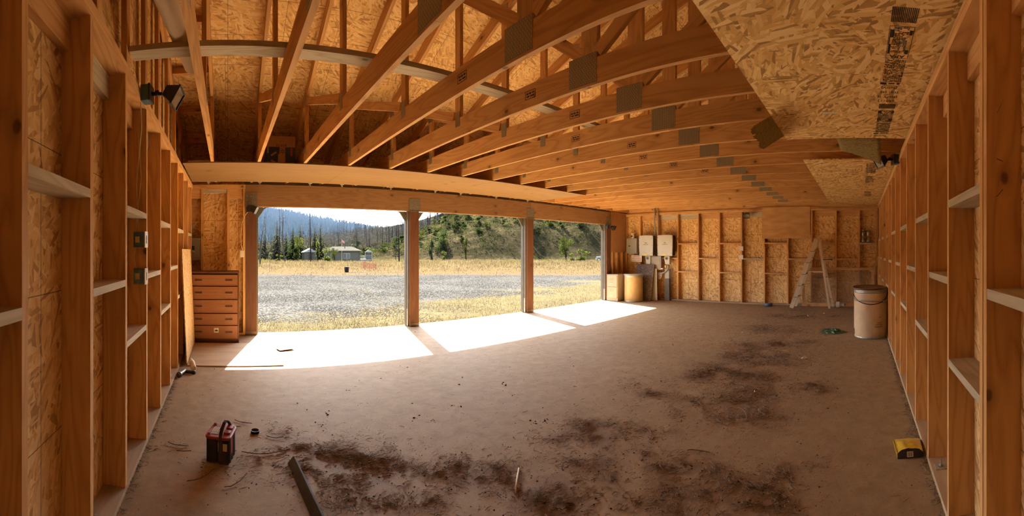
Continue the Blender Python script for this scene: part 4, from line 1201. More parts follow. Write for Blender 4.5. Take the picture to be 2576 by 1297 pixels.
# ================================================================== THINGS ON THE FLOOR
t = thing('car_battery', 'dusty car battery with red top, dark ribbed case and carrying strap', 'battery', (-.045, 2.768, 0), math.radians(-15))
def outline(w_, d_, lob=.011, n=8):
    P = []
    def side(ax0, ay0, ax1, ay1, nl):
        dx, dy = ax1 - ax0, ay1 - ay0; L = math.hypot(dx, dy); nx, ny = dy / L, -dx / L
        for k in range(nl * n):
            f = k / (nl * n); s_ = abs(math.sin(PI * f * nl)) ** .6 * lob - lob
            P.append((ax0 + dx * f + nx * s_, ay0 + dy * f + ny * s_))
    x, y = w_ / 2, d_ / 2; r = .018
    side(-x + r, -y, x - r, -y, 2); P.append((x - r * .3, -y + r * .3))
    side(x, -y + r, x, y - r, 3); P.append((x - r * .3, y - r * .3))
    side(x - r, y, -x + r, y, 2); P.append((-x + r * .3, y - r * .3))
    side(-x, y - r, -x, -y + r, 3); P.append((-x + r * .3, -y + r * .3))
    return P
def rrect(w_, d_, r, n=5):
    P = []
    for cx, cy, a0 in ((w_ / 2 - r, -d_ / 2 + r, -90), (w_ / 2 - r, d_ / 2 - r, 0), (-w_ / 2 + r, d_ / 2 - r, 90), (-w_ / 2 + r, -d_ / 2 + r, 180)):
        for k in range(n + 1):
            a = math.radians(a0 + 90 * k / n); P.append((cx + r * math.cos(a), cy + r * math.sin(a)))
    return P
def extr(b_, P, z0, z1, m=0):
    b_.prism(P, lambda a, c: (a, c, z1), lambda a, c: (a, c, z0), m)
b_ = MB(); extr(b_, outline(.150, .178), .002, .150); b_.build('case', 'black', t, local=True)
b_ = MB(); extr(b_, rrect(.162, .190, .03), .150, .168); lid = b_.build('lid', 'red', t, local=True, bevel=.005)
b_ = MB(); extr(b_, rrect(.060, .12, .008), .1682, .1695); b_.v = [(p[0] - .03, p[1], p[2]) for p in b_.v]; b_.build('top_label', 'rust_lid', lid, local=True)
b_ = MB()
for k in range(5): b_.box(-.052 + k * .010, -.047 + k * .010, -.03, .04, .1696, .1702)
b_.box(-.05, -.01, -.052, -.040, .1696, .1702); b_.build('label_print', 'drum', lid, local=True)
b_ = MB(); extr(b_, rrect(.040, .06, .01), .1682, .180); b_.v = [(p[0] + .045, p[1] + .05, p[2]) for p in b_.v]; b_.build('raised_block', 'red', lid, local=True, bevel=.003)
b_ = MB(); extr(b_, rrect(.040, .045, .01), .1682, .178); b_.v = [(p[0] + .045, p[1] - .02, p[2]) for p in b_.v]; b_.build('raised_block', 'red', lid, local=True, bevel=.003)
for px_, py_ in ((-.06, -.07), (-.06, .072), (.0, .01)):
    b_ = MB(); b_.cyl((px_, py_, .168), (px_, py_, .182), .010, .008, 14); b_.cyl((px_, py_, .168), (px_, py_, .1705), .014, None, 14); b_.build('terminal', 'red' if px_ else 'dark_metal', t, local=True)
b_ = MB()
S_ = [(.022, -.092, .02), (.022, -.094, .10), (.020, -.094, .165), (.024, -.072, .205), (.030, -.035, .236), (.034, -.01, .240), (.036, .02, .225), (.036, .06, .195), (.034, .097, .165), (.034, .096, .06)]
for a, c in zip(S_, S_[1:]):
    b_.bar(a, c, .020, .005, (1, 0, 0))
b_.build('strap', 'leaf', t, local=True)
b_ = MB(); b_.box(.036, .062, -.0905, -.0895, .085, .130); b_.build('side_label', 'drum', t, local=True)
b_ = MB(); b_.box(.0755, .0763, -.055, -.015, .05, .145); b_.build('side_label', 'red', t, local=True)
b_ = MB(); b_.box(.005, .008, -.0905, -.0895, .08, .135); b_.build('side_label', 'paper', t, local=True)
t.scale = (1.1, 1.1, 1.08)

b_ = MB(); b_.lathe([(0, .003), (.030, .003), (.030, .021), (.0335, .021), (.0335, .0005), (0, .0005)], (.213, 3.13, 0), 26)
tag(b_.build('jar_lid', 'black', None, True), 'black round lid lying upside down right of the battery', 'lid')

# angle iron running under the camera
t = thing('steel_angle', 'long dark steel angle bar lying on the needle litter in front', 'angle bar', (.45, 2.2, 0))
A, Bq = Vector((.440, 2.66, 0)), Vector((.52, 1.55, 0))
d = (Bq - A).normalized(); sd_ = Vector((0, 0, 1)).cross(d).normalized()
b_ = MB(); ridge = Vector((0, 0, .044)); wing = .052
P = [A + ridge, Bq + ridge, Bq - sd_ * wing * .8 + Vector((0, 0, .003)), A - sd_ * wing * .8 + Vector((0, 0, .003))]
slab(b_, P, .004)
P = [A + ridge, Bq + ridge, Bq + sd_ * .030 + Vector((0, 0, .003)), A + sd_ * .030 + Vector((0, 0, .003))]
b2 = MB(); slab(b2, P, -.004)
b_.build('flange', 'dark_metal', t); b2.build('flange', 'dark_metal', t)
b_ = MB(); b_.tube([(1.535, 1.765, .008), (1.63, 1.86, .012), (1.73, 1.955, .008)], .0055, 8)
tag(b_.build('wooden_stick', 'paper', None, True), 'thin pale stick lying on the slab between needle patches', 'stick')

# green tarp bag
b_ = MB()
rr = random.Random(9)
n1, n2 = 26, 18
G = []
for i in range(n1 + 1):
    for j in range(n2 + 1):
        u_, v_ = i / n1 * 2 - 1, j / n2 * 2 - 1
        rd = min(1, math.hypot(u_, v_)); e = max(0, 1 - rd ** 3)
        nn = noise.noise(Vector((u_ * 2.2, v_ * 2.2, 3.0))) + .9 * noise.noise(Vector((u_ * 6, v_ * 6, 7.0)))
        x = 7.0 + v_ * .17 * (1 + .25 * noise.noise(Vector((u_ * 2, 1, 0)))); y = .45 - u_ * .25 * (1 - .35 * abs(v_)) + .03 * nn
        z = .004 + e * (.022 + .055 * max(0, nn)) + (.03 if v_ > .5 else 0) * e + .035 * max(0, -u_) * max(0, v_)
        G.append((x, y, max(.003, z)))
for i in range(n1):
    for j in range(n2):
        a = i * (n2 + 1) + j
        b_.face([G[a], G[a + 1], G[a + n2 + 2], G[a + n2 + 1]])
tag(b_.build('tarp', 'green', weld=True), 'crumpled dark green tarp lying on the slab beside the drums', 'tarp')

# yellow bag
t = thing('yellow_bag', 'yellow plastic bag with a black barcode end against the right wall plate', 'bag', (2.84, -.355, 0))
b_ = MB(); n1, n2 = 14, 12
def bagpt(u_, v_):
    x = 2.735 + u_ * .245; y = -.252 - v_ * .200 - .02 * (1 - u_) * (0.5 - v_)
    hgt = .060 * (1 - u_ ** 2.2 * .75) * (1 - abs(2 * v_ - 1) ** 4 * .55)
    z = .004 + hgt + .006 * noise.noise(Vector((u_ * 6, v_ * 6, 1.0)))
    return Vector((x, y, max(.003, z)))
for i in range(n1):
    for j in range(n2):
        b_.face([bagpt(i / n1, j / n2), bagpt((i + 1) / n1, j / n2), bagpt((i + 1) / n1, (j + 1) / n2), bagpt(i / n1, (j + 1) / n2)])
for j in range(n2):
    e0, e1 = bagpt(1, j / n2), bagpt(1, (j + 1) / n2)
    b_.face([e0, Vector((e0.x, e0.y, .001)), Vector((e1.x, e1.y, .001)), e1])
for i in range(n1):
    for v_ in (0, 1):
        e0, e1 = bagpt(i / n1, v_), bagpt((i + 1) / n1, v_)
        b_.face([e0, e1, Vector((e1.x, e1.y, .001)), Vector((e0.x, e0.y, .001))])
b_.build('yellow_film', 'yellow', t, True, weld=True)
b_ = MB()
for j in range(n2):
    e0, e1 = bagpt(0, j / n2), bagpt(0, (j + 1) / n2)
    g0, g1 = Vector((e0.x - .012, e0.y, .002)), Vector((e1.x - .012, e1.y, .002))
    b_.face([e0 + Vector((-.001, 0, .001)), e1 + Vector((-.001, 0, .001)), g1, g0])
b_.build('black_end', 'black', t)
b_ = MB(); b_.obox((2.7245, -.348, .030), ((.25, 0, 1), (0, 1, 0), (1, 0, -.25)), (.017, .022, .0004)); lb = b_.build('barcode_label', 'paper', t)
b_ = MB()
for k, wd in enumerate((.002, .001, .003, .001, .002, .0015, .003, .001)):
    b_.obox((2.7238, -.333 - k * .0043, .030), ((.25, 0, 1), (0, 1, 0), (1, 0, -.25)), (.013, wd / 2, .0003))
b_.build('barcode', 'ink', lb)

# fibre drums
def wrap(o, cx, cy, R, a0, zz):
    for v in o.data.vertices:
        a = a0 + v.co.x / R
        r = R + v.co.z
        v.co = (cx + r * math.cos(a), cy + r * math.sin(a), v.co.y + zz)
def fibre_drum(label, c, R, Hh, mat, lid='rust_lid', lid_off=(0, 0), tilt=0.0, extra=False, group=None):
    t = thing('fibre_drum', label, 'drum', (c[0], c[1], 0), 0, group)
    x, y = c
    b_ = MB(); b_.lathe([(0, .012), (R - .004, .012), (R, .02), (R, Hh - .03), (R - .003, Hh - .02), (R - .006, Hh)], (x, y, 0), 44); b_.build('barrel', mat, t, True)
    b_ = MB(); b_.lathe([(R - .02, .001), (R + .004, .001), (R + .006, .008), (R + .006, .026), (R + .001, .030)], (x, y, 0), 44); b_.build('bottom_hoop', 'steel', t, True)
    b_ = MB(); b_.lathe([(R, Hh - .055), (R + .005, Hh - .05), (R + .005, Hh - .035), (R + .002, Hh - .030), (R + .007, Hh - .022), (R + .007, Hh - .004), (R + .001, Hh + .001), (R - .01, Hh + .001)], (x, y, 0), 44); b_.build('top_hoop', 'steel', t, True)
    tx = math.sin(tilt)
    ax = (Vector((1, 0, tx)).normalized(), Vector((0, 1, 0)), Vector((-tx, 0, 1)).normalized())
    b_ = MB(); b_.lathe([(0, .020), (R * .55, .018), (R * .9, .014), (R + .012, .024), (R + .016, .016), (R + .012, -.004), (R - .01, -.004), (0, -.002)], (x + lid_off[0], y + lid_off[1], Hh + .008 + abs(tx) * R * .3), 44, 0, ax); b_.build('lid', lid, t, True)
    if extra:
        b_ = MB()
        pts = [(x + (R + .014) * math.cos(a), y + (R + .014) * math.sin(a), .600 + .018 * math.sin(a * 1.0) + .012 * math.cos(2 * a)) for a in [2 * PI * k / 40 for k in range(41)]]
        b_.tube(pts, .010, 8); b_.build('locking_ring', 'steel', t, True)
        b_ = MB()
        pts = []
        for k in range(25):
            a = math.radians(95 + 170 * k / 24)
            s_ = math.sin(PI * k / 24)
            pts.append((x + (R + .022) * math.cos(a), y + (R + .022) * math.sin(a), .735 - .175 * s_ ** .8))
        b_.tube(pts, .006, 8); b_.build('bail_wire', 'dark_metal', t, True)
        b_ = MB(); b_.tube([(x - .08, y - R - .012, .610), (x - .19, y - R + .04, .606), (x - .24, y - R + .06, .604)], .009, 8); b_.build('lever', 'galv', t, True)
        for txt, zz, s_, a_ in (('40 50', .345, .022, 214), ('TOR NO', .255, .024, 212), ('COAL, MP 50', .225, .024, 210), ('PRIMARY 836', .190, .024, 210), ('- - - -', .58, .02, 214)):
            o = lettering(txt, s_, I4, 'ink', t, local=True, thick=.0008)
            wrap(o, 0, 0, R + .0012, math.radians(a_), zz)
    return t
fibre_drum('tan fibre drum with hanging lock ring and brown lid, standing nearest on the right', (6.70, -.190), .262, .785, 'drum', 'rust_lid', (.0, .02), .03, True)
fibre_drum('tan fibre drum almost hidden behind the nearest drum on the right', (7.40, -.168), .262, .74, 'drum', 'rust_lid')
fibre_drum('golden fibre drum standing beside the filing cabinet in the far corner', (9.60, 6.03), .262, .735, 'drum_yel', 'panel_grey')

# ================================================================== FAR WALL
t = thing('filing_cabinet', 'tan two-drawer filing cabinet beside the far door post', 'filing cabinet', (9.47, 6.53, 0))
b_ = MB(); b_.box(9.27, 9.71, 6.345, 6.725, .0, .75); b_.build('case', 'tan_metal', t, bevel=.006)
for z0, z1 in ((.405, .725), (.085, .395)):
    b_ = MB(); b_.box(9.252, 9.269, 6.365, 6.705, z0, z1); d = b_.build('drawer', 'tan_metal', t, bevel=.004)
    zm = z0 + .22
    b_ = MB()
    for a0, a1, c0, c1 in ((6.50, 6.58, zm + .028, zm + .034), (6.50, 6.58, zm - .034, zm - .028), (6.50, 6.506, zm - .03, zm + .03), (6.574, 6.58, zm - .03, zm + .03)):
        b_.box(9.248, 9.2525, a0, a1, c0, c1)
    b_.build('label_holder', 'steel', d)
    b_ = MB(); b_.box(9.238, 9.246, 6.48, 6.60, z0 + .075, z0 + .088); b_.box(9.246, 9.2525, 6.482, 6.49, z0 + .077, z0 + .086); b_.box(9.246, 9.2525, 6.59, 6.598, z0 + .077, z0 + .086); b_.build('handle', 'paper', d)

b_ = MB(); b_.box(9.515, 10.275, 6.737, 6.747, 1.37, 2.55)
tag(b_.build('hardboard_panel', 'hardboard'), 'brown hardboard panel on the door wall above the filing cabinet', 'panel')
b_ = MB(); b_.box(9.70, 10.24, YR + .002, YR + .010, 1.74, 2.50)
tag(b_.build('hardboard_panel', 'hardboard'), 'brown hardboard panel at the far end of the right wall beside the jars', 'panel')
b_ = MB(); b_.box(10.288, 10.297, 1.255, 2.535, 1.735, 2.56)
tag(b_.build('pegboard', 'pegboard'), 'brown perforated pegboard on the far wall above the ladder', 'pegboard')

def inverter(label, y0, y1):
    t = thing('inverter', label, 'inverter', (10.2, (y0 + y1) / 2, 1.27), 0, 'solar inverters')
    b_ = MB(); b_.box(10.135, 10.298, y0 + .02, y1 - .015, 1.29, 1.85); b_.build('heat_sink', 'inv_side', t)
    b_ = MB()
    for k in range(9):
        z = 1.33 + k * .06
        b_.box(10.15, 10.29, y0 + .008, y0 + .019, z, z + .012)
    b_.build('cooling_fins', 'inv_side', t)
    ym, hw = (y0 + y1) / 2, (y1 - y0) / 2
    P = [(-hw, .0), (-hw * .97, -.30), (hw * .93, -.30), (hw, .0), (hw, .25), (hw * .93, .292), (0, .304), (-hw * .93, .292), (-hw, .25)]
    b_ = MB(); b_.prism(P, lambda a, c: (10.095, ym + a, 1.57 + c), lambda a, c: (10.134, ym + a, 1.57 + c)); b_.build('front_cover', 'inverter', t, bevel=.012, seg=3)
    b_ = MB(); b_.box(10.089, 10.0945, ym - .075, ym + .075, 1.60, 1.655); dp = b_.build('display', 'inverter', t, bevel=.003)
    b_ = MB(); b_.box(10.0865, 10.0885, ym - .035, ym + .030, 1.635, 1.650); b_.box(10.085, 10.0945, ym - .08, ym + .08, 1.592, 1.600); b_.build('display_print', 'inv_side', dp)
    for z in (1.35, 1.57, 1.79):
        for s_ in (-1, 1): b_ = MB(); b_.cyl((10.092, ym + s_ * (hw - .03), z), (10.0945, ym + s_ * (hw - .03), z), .008, None, 8); b_.build('screw', 'inv_side', t)
    b_ = MB(); b_.box(10.092, 10.0945, ym - .03, ym + .06, 1.275, 1.325); b_.build('warning_label', 'yellow_label', t)
    b_ = MB(); b_.prism([(-.085, .0), (.085, 0), (.075, -.14), (.05, -.235), (-.085, -.235)], lambda a, c: (10.165, ym - .03 + a, 1.265 + c), lambda a, c: (10.27, ym - .03 + a, 1.265 + c)); ds = b_.build('disconnect_switch', 'inverter', t, bevel=.006)
    b_ = MB(); b_.lathe([(.038, 0), (.046, .004), (.046, .010), (.032, .016), (.030, .010), (0, .010)], (10.165, ym - .02, 1.20), 20, 0, (Vector((0, 1, 0)), Vector((0, 0, 1)), Vector((-1, 0, 0)))); b_.build('knob', 'panel_grey', ds, True)
    b_ = MB(); b_.obox((10.148, ym - .02, 1.20), ((0, .8, .6), (1, 0, 0), (0, -.6, .8)), (.030, .008, .007)); b_.build('knob_grip', 'inv_side', ds)
    return t
inverter('beige inverter on the far wall, nearer the corner beside the grey breaker box', 5.685, 6.165)
inverter('beige inverter on the far wall, farther from the corner, right of the pipes', 5.055, 5.545)

t = thing('breaker_box', 'grey steel breaker box in the far corner with a jar on top', 'breaker box', (10.25, 6.5, 1.33))
b_ = MB(); b_.box(10.205, 10.298, 6.30, 6.67, 1.33, 1.79); b_.build('case', 'panel_grey', t, bevel=.005)
b_ = MB(); b_.box(10.197, 10.2045, 6.315, 6.655, 1.35, 1.765); d = b_.build('door', 'panel_grey', t, bevel=.004)
b_ = MB(); b_.box(10.192, 10.1965, 6.53, 6.585, 1.545, 1.575); b_.build('latch', 'black', d)
t = thing('storage_jar', 'small white jar with dark label on top of the grey breaker box', 'jar', (10.25, 6.47, 1.79))
b_ = MB(); b_.lathe([(0, .001), (.045, .001), (.050, .008), (.050, .105), (.036, .125), (.036, .13), (0, .13)], (10.25, 6.47, 1.791), 22); b_.build('body', 'white', t, True)
b_ = MB(); b_.lathe([(.038, .128), (.058, .130), (.058, .150), (0, .152)], (10.25, 6.47, 1.791), 22); b_.build('cap', 'paper', t, True)
b_ = MB(); b_.lathe([(0, 0), (.026, 0), (.026, .002), (0, .002)], (10.199, 6.47, 1.85), 14, 0, (Vector((0, 1, 0)), Vector((0, 0, 1)), Vector((-1, 0, 0)))); b_.build('round_label', 'ink', t)

t = thing('meter_box', 'grey metal enclosure on the far wall between and below the inverters', 'electrical box', (10.25, 5.66, .86))
b_ = MB(); b_.box(10.215, 10.298, 5.485, 5.845, .865, 1.262); b_.build('case', 'panel_grey', t, bevel=.006)
b_ = MB(); b_.box(10.207, 10.2145, 5.515, 5.815, .90, 1.225); b_.build('door', 'tan_metal', t, bevel=.004)
b_ = MB(); b_.cyl((10.20, 5.78, 1.1), (10.207, 5.78, 1.1), .012, None, 10); b_.build('latch', 'steel', t)
for k, (y, z0) in enumerate(((5.715, 1.265), (5.605, 1.265))):
    b_ = MB(); b_.tube([(10.25, y, z0), (10.25, y, 2.45), (10.262, y, 2.50), (10.265, y, 2.66)], .018, 10); o = b_.build('conduit_pipe', 'galv', None, True)
    tag(o, ['vertical grey conduit pipe beside the left inverter', 'vertical grey conduit pipe beside the right inverter'][k], 'pipe', 'conduit pipes')
    b_ = MB(); b_.box(10.228, 10.298, y - .03, y + .03, 2.40, 2.42); b_.build('strap', 'galv', o)
t = thing('cable_duct', 'grey upright cable duct with a flexible conduit below the right inverter', 'duct', (10.25, 5.29, 0))
b_ = MB(); b_.box(10.205, 10.296, 5.215, 5.365, .001, .62); b_.build('duct', 'grey_trim', t, bevel=.004)
b_ = MB(); b_.box(10.212, 10.292, 5.222, 5.358, .622, .90); b_.build('duct_upper', 'panel_grey', t, bevel=.004)
b_ = MB(); b_.tube([(10.19, 5.24, 1.02), (10.185, 5.235, .95), (10.185, 5.27, .87), (10.19, 5.36, .80), (10.2, 5.47, .765), (10.22, 5.58, .76)], .022, 10); b_.build('flexible_conduit', 'panel_grey', t, True)
b_ = MB(); b_.cyl((10.19, 5.40, .905), (10.19, 5.47, .895), .022, None, 12); b_.build('fitting', 'chrome', t); b_ = MB(); b_.cyl((10.19, 5.32, .93), (10.19, 5.33, 1.0), .018, None, 10); b_.build('fitting', 'chrome', t)

t = thing('danger_sign', 'white danger sign with red lettering hung under the left inverter', 'sign', (10.2, 6.3, 1.2))
Ms = frame((10.185, 6.30, 1.185), (-.1, -1, -.02), (0, -.02, 1))
b_ = MB(); P = rrect(.40, .19, .02)
b_.prism(P, lambda a, c: Ms @ Vector((a, c, 0)), lambda a, c: Ms @ Vector((a, c, -.003))); b_.build('plate', 'paper', t)
for txt, yy, s_ in (('DANGER', .055, .058), ('HIGH VOLTAGE', .0, .050), ('DO NOT TOUCH', -.055, .050)):
    lettering(txt, s_, Ms @ Matrix.Translation((0, yy, .0006)), 'red_ink', t)
t = thing('warning_tag', 'small white warning tag with red print beside the grey duct', 'sign', (10.25, 5.58, .68))
Ms = frame((10.270, 5.575, .70), (0, -1, 0), (0, 0, 1))
b_ = MB(); b_.prism([(-.09, .09), (.09, .09), (.09, -.04), (.06, -.06), (.045, -.11), (-.03, -.11), (-.045, -.07), (-.09, -.06)], lambda a, c: Ms @ Vector((a, c, 0)), lambda a, c: Ms @ Vector((a, c, -.003))); b_.build('plate', 'paper', t)
lettering('TO', .055, Ms @ Matrix.Translation((-.01, .05, .0006)), 'ink', t)
b_ = MB()
for k in range(3): b_.obox(Ms @ Vector((0, .005 - k * .026, .0008)), ((0, 1, 0), (0, 0, 1), (1, 0, 0)), (.06, .006, .0005))
b_.build('print_lines', 'red_ink', t)

b_ = MB(); slab(b_, [Vector((9.84, 6.10, .004)), Vector((9.84, 5.61, .004)), Vector((10.150, 5.655, 1.02)), Vector((10.150, 6.26, 1.02))], .012)
tag(b_.build('leaning_board', 'osb_dark'), 'dark weathered board leaning on the far wall beside the golden drum', 'board')
b_ = MB(); slab(b_, [Vector((10.02, 6.05, .004)), Vector((10.02, 5.50, .004)), Vector((10.180, 5.60, .90)), Vector((10.180, 6.1, .90))], .005)
tag(b_.build('leaning_sheet', 'paper'), 'white panel leaning behind the dark weathered board', 'panel')

t = thing('outlet', 'pair of cream outlet plates on a stud of the far wall between blocks', 'outlet', (10.29, 3.12, 1.3))
for z in (1.475, 1.245):
    b_ = MB(); b_.box(10.288, 10.2985, 3.05, 3.16, z - .06, z + .06); pl_ = b_.build('cover_plate', 'white', t, bevel=.003)
    b_ = MB(); b_.cyl((10.284, 3.105, z), (10.288, 3.105, z), .018, None, 12); b_.build('socket', 'paper', pl_)
b_ = MB(); b_.tube([(10.29, 3.09, 1.54), (10.285, 3.08, 1.9), (10.28, 2.99, 2.12), (10.285, 2.96, 2.3), (10.28, 2.95, 2.34)], .006, 6); b_.build('lamp_cord', 'panel_grey', t, True)

# step ladder, seen from the side
t = thing('step_ladder', 'old bare wooden step ladder standing open against the far wall', 'ladder', (9.95, 1.17, 0))
FN, FF = (Vector((9.78, 1.665, .006)), Vector((9.84, 1.055, 1.70))), (Vector((10.13, 1.63, .006)), Vector((10.07, 1.055, 1.70)))
RN, RF = (Vector((9.80, .725, .006)), Vector((9.86, .985, 1.68))), (Vector((10.14, .66, .006)), Vector((10.06, .985, 1.68)))
for a, c in (FN, FF):
    b_ = MB(); b_.bar(a, c, .105, .026, (0, 1, 0), 0, ro()); b_.build('front_rail', 'ladder', t)
for a, c in (RN, RF):
    b_ = MB(); b_.bar(a, c, .055, .024, (0, 1, 0), 0, ro()); b_.build('rear_rail', 'ladder', t)
for k in range(1, 6):
    f = k / 6.0
    a, c = FN[0].lerp(FN[1], f), FF[0].lerp(FF[1], f)
    b_ = MB(); b_.box(a.x + .012, c.x - .012, a.y - .055, a.y + .045, a.z - .010, a.z + .010, 0, ro()); st = b_.build('tread', 'ladder', t)
    b_ = MB(); b_.box(a.x - .014, c.x + .014, a.y - .045, a.y + .040, a.z - .020, a.z - .0105); b_.build('tread_bracket', 'dark_metal', st)
for f in (.12, .45, .78):
    a, c = RN[0].lerp(RN[1], f), RF[0].lerp(RF[1], f)
    b_ = MB(); b_.bar(a, c, .022, .022, (0, 0, 1)); b_.build('rear_rung', 'ladder', t)
b_ = MB(); b_.box(9.81, 10.10, .955, 1.105, 1.70, 1.722, 0, ro()); b_.build('top_cap', 'ladder', t)
for x in (9.875, 10.045):
    b_ = MB(); p_, q_ = FN[0].lerp(FN[1], .74), RN[0].lerp(RN[1], .70)
    b_.tube([(x, p_.y, p_.z), (x, (p_.y + q_.y) / 2, p_.z - .02), (x, q_.y, q_.z)], .006, 6); b_.build('spreader', 'steel', t)
b_ = MB(); b_.box(9.84, 10.05, .90, 1.36, .90, .915, 0, ro()); b_.box(9.835, 9.86, .82, 1.14, .878, .899, 0, ro()); b_.box(10.03, 10.055, .82, 1.14, .878, .899, 0, ro()); b_.build('pail_shelf', 'ladder', t)
b_ = MB(); b_.cyl((9.845, .895, 1.20), (9.845, .69, 1.205), .008, None, 8); b_.cyl((9.845, .69, 1.205), (9.845, .655, 1.206), .014, None, 8); b_.build('hook', 'dark_metal', t)

# framed plastic panel leaning under the jars
m, nt, b = newmat('dusty plastic film', 0.35, 0, (0.42, 0.33, 0.22))
b.inputs['Alpha'].default_value = 0.16
M['film'] = m
t = thing('framed_panel', 'low timber frame with dusty clear film standing on the far wall', 'frame', (10.24, .54, 0))
for nm, x0, x1, y0, y1, z0, z1 in (('top_rail', 10.205, 10.245, -.40, 1.47, .925, .985), ('bottom_rail', 10.205, 10.245, -.40, 1.47, .002, .085), ('side_rail', 10.205, 10.245, -.38, -.315, .086, .924), ('side_rail', 10.205, 10.245, 1.39, 1.455, .086, .924)):
    b_ = MB(); b_.box(x0, x1, y0, y1, z0, z1, 0, ro()); b_.build(nm, 'fir', t)
b_ = MB(); b_.box(10.250, 10.252, -.36, 1.43, .03, .97); b_.build('film', 'film', t)
b_ = MB(); b_.prism([(-.315, .925), (-.315, .86), (-.25, .925)], lambda a, c: (10.21, a, c), lambda a, c: (10.24, a, c)); b_.build('corner_brace', 'fir', t)

# jars on the block
jl = ['glass jar on the wall block at far right, lower jar nearer the stud', 'glass jar with tan label stacked above the lower jar nearer the stud', 'glass jar on the wall block, lower jar nearer the corner', 'lidded glass jar with tan contents stacked above, nearer the corner']
jj = 0
for y in (-.115, -.245):
    for z, hgt in ((1.6205, .165), (1.7875, .165)):
        t = thing('storage_jar', jl[jj], 'jar', (10.355, y, z), 0, 'jars in the far corner')
        b_ = MB(); b_.lathe([(0, .002), (.048, .002), (.054, .010), (.054, hgt - .040), (.044, hgt - .022), (.044, hgt - .012), (.041, hgt - .012), (.041, hgt - .024), (.050, hgt - .042), (.050, .012), (0, .008)], (10.355, y, z), 22); b_.build('body', 'jar_glass', t, True)
        b_ = MB(); b_.lathe([(.0455, hgt - .02), (.047, hgt - .02), (.047, hgt - .001), (0, hgt - .0005)], (10.355, y, z), 22); b_.build('lid', 'steel', t, True)
        b_ = MB(); b_.lathe([(0, .0125), (.048, .0125), (.048, (.11 if jj in (1, 3) else .05)), (0, (.112 if jj in (1, 3) else .052))], (10.355, y, z), 18); b_.build('contents', ['white', 'drum', 'white', 'drum'][jj], t, True)
        jj += 1

# blue roll, plastic jug
t = thing('tape_roll', 'dark blue roll lying on the floor below the pegboard', 'roll', (10.02, 2.30, 0))
b_ = MB(); b_.lathe([(.05, .002), (.10, .002), (.108, .012), (.108, .075), (.10, .085), (.05, .085), (.05, .002)], (10.02, 2.30, 0), 26); b_.build('roll', 'blue', t, True)
b_ = MB(); b_.lathe([(.046, .001), (.0495, .001), (.0495, .088), (.046, .088), (.046, .001)], (10.02, 2.30, 0), 22); b_.build('core', 'cardboard', t, True)
t = thing('plastic_jug', 'clear plastic jug lying on its side beside the ladder', 'jug', (10.02, .48, .075))
ax = (Vector((1, 0, 0)), Vector((0, 0, -1)), Vector((0, -1, 0)))
c0 = Vector((10.02, .62, .076))
b_ = MB(); b_.lathe([(0, .0), (.060, .0), (.073, .015), (.075, .03), (.071, .06), (.075, .09), (.071, .12), (.075, .15), (.072, .185), (.045, .225), (.022, .24), (.022, .255), (0, .256)], c0, 24, 0, ax); b_.build('body', 'clear', t, True)
b_ = MB(); b_.lathe([(.024, .245), (.026, .246), (.026, .268), (0, .269)], c0, 16, 0, ax); b_.build('cap', 'blue', t, True)
b_ = MB(); b_.lathe([(.0752, .05), (.0756, .051), (.0756, .13), (.0752, .131)], c0, 24, 0, ax); b_.build('label_band', 'paper', t, True)
for k, (x, y, s_) in enumerate(((8.95, .78, .05), (6.60, 1.95, .045), (5.2, .70, .07), (3.9, 1.02, .02), (8.6, 1.1, .03))):
    b_ = MB(); rr = random.Random(k)
    q = [Vector((x + rr.uniform(-s_, s_), y + rr.uniform(-s_, s_), .004 + rr.uniform(0, .02))) for _ in range(4)]
    b_.face([q[0], q[1], q[2]]); b_.face([q[0], q[2], q[3]])
    c = (q[0] + q[2]) / 2 + Vector((0, 0, .02)); b_.face([q[0], q[1], c]); b_.face([q[2], q[3], c])
    tag(b_.build('paper_scrap', 'paper' if k != 2 else 'drum'), ['white paper scrap on the slab before the plastic jug', 'white paper scrap on the litter in line with the tarp', 'tan flat paper scrap right of the long litter trail', 'tiny pale scrap in the middle of the litter trail', 'small pale scrap on the slab behind the green tarp'][k], 'paper scrap')

# ================================================================== FLOOR LITTER
def soup(name, verts, faces, mat, label, cat, kind='stuff', mats=None, mi=None, parent=None):
    me = bpy.data.meshes.new(name)
    me.from_pydata(verts, [], faces)
    for k in (mats or [mat]): me.materials.append(M[k])
    if mi: me.polygons.foreach_set('material_index', mi)
    me.update()
    o = bpy.data.objects.new(name, me); COL.objects.link(o)
    o.parent = parent
    return tag(o, label, cat, None, kind)

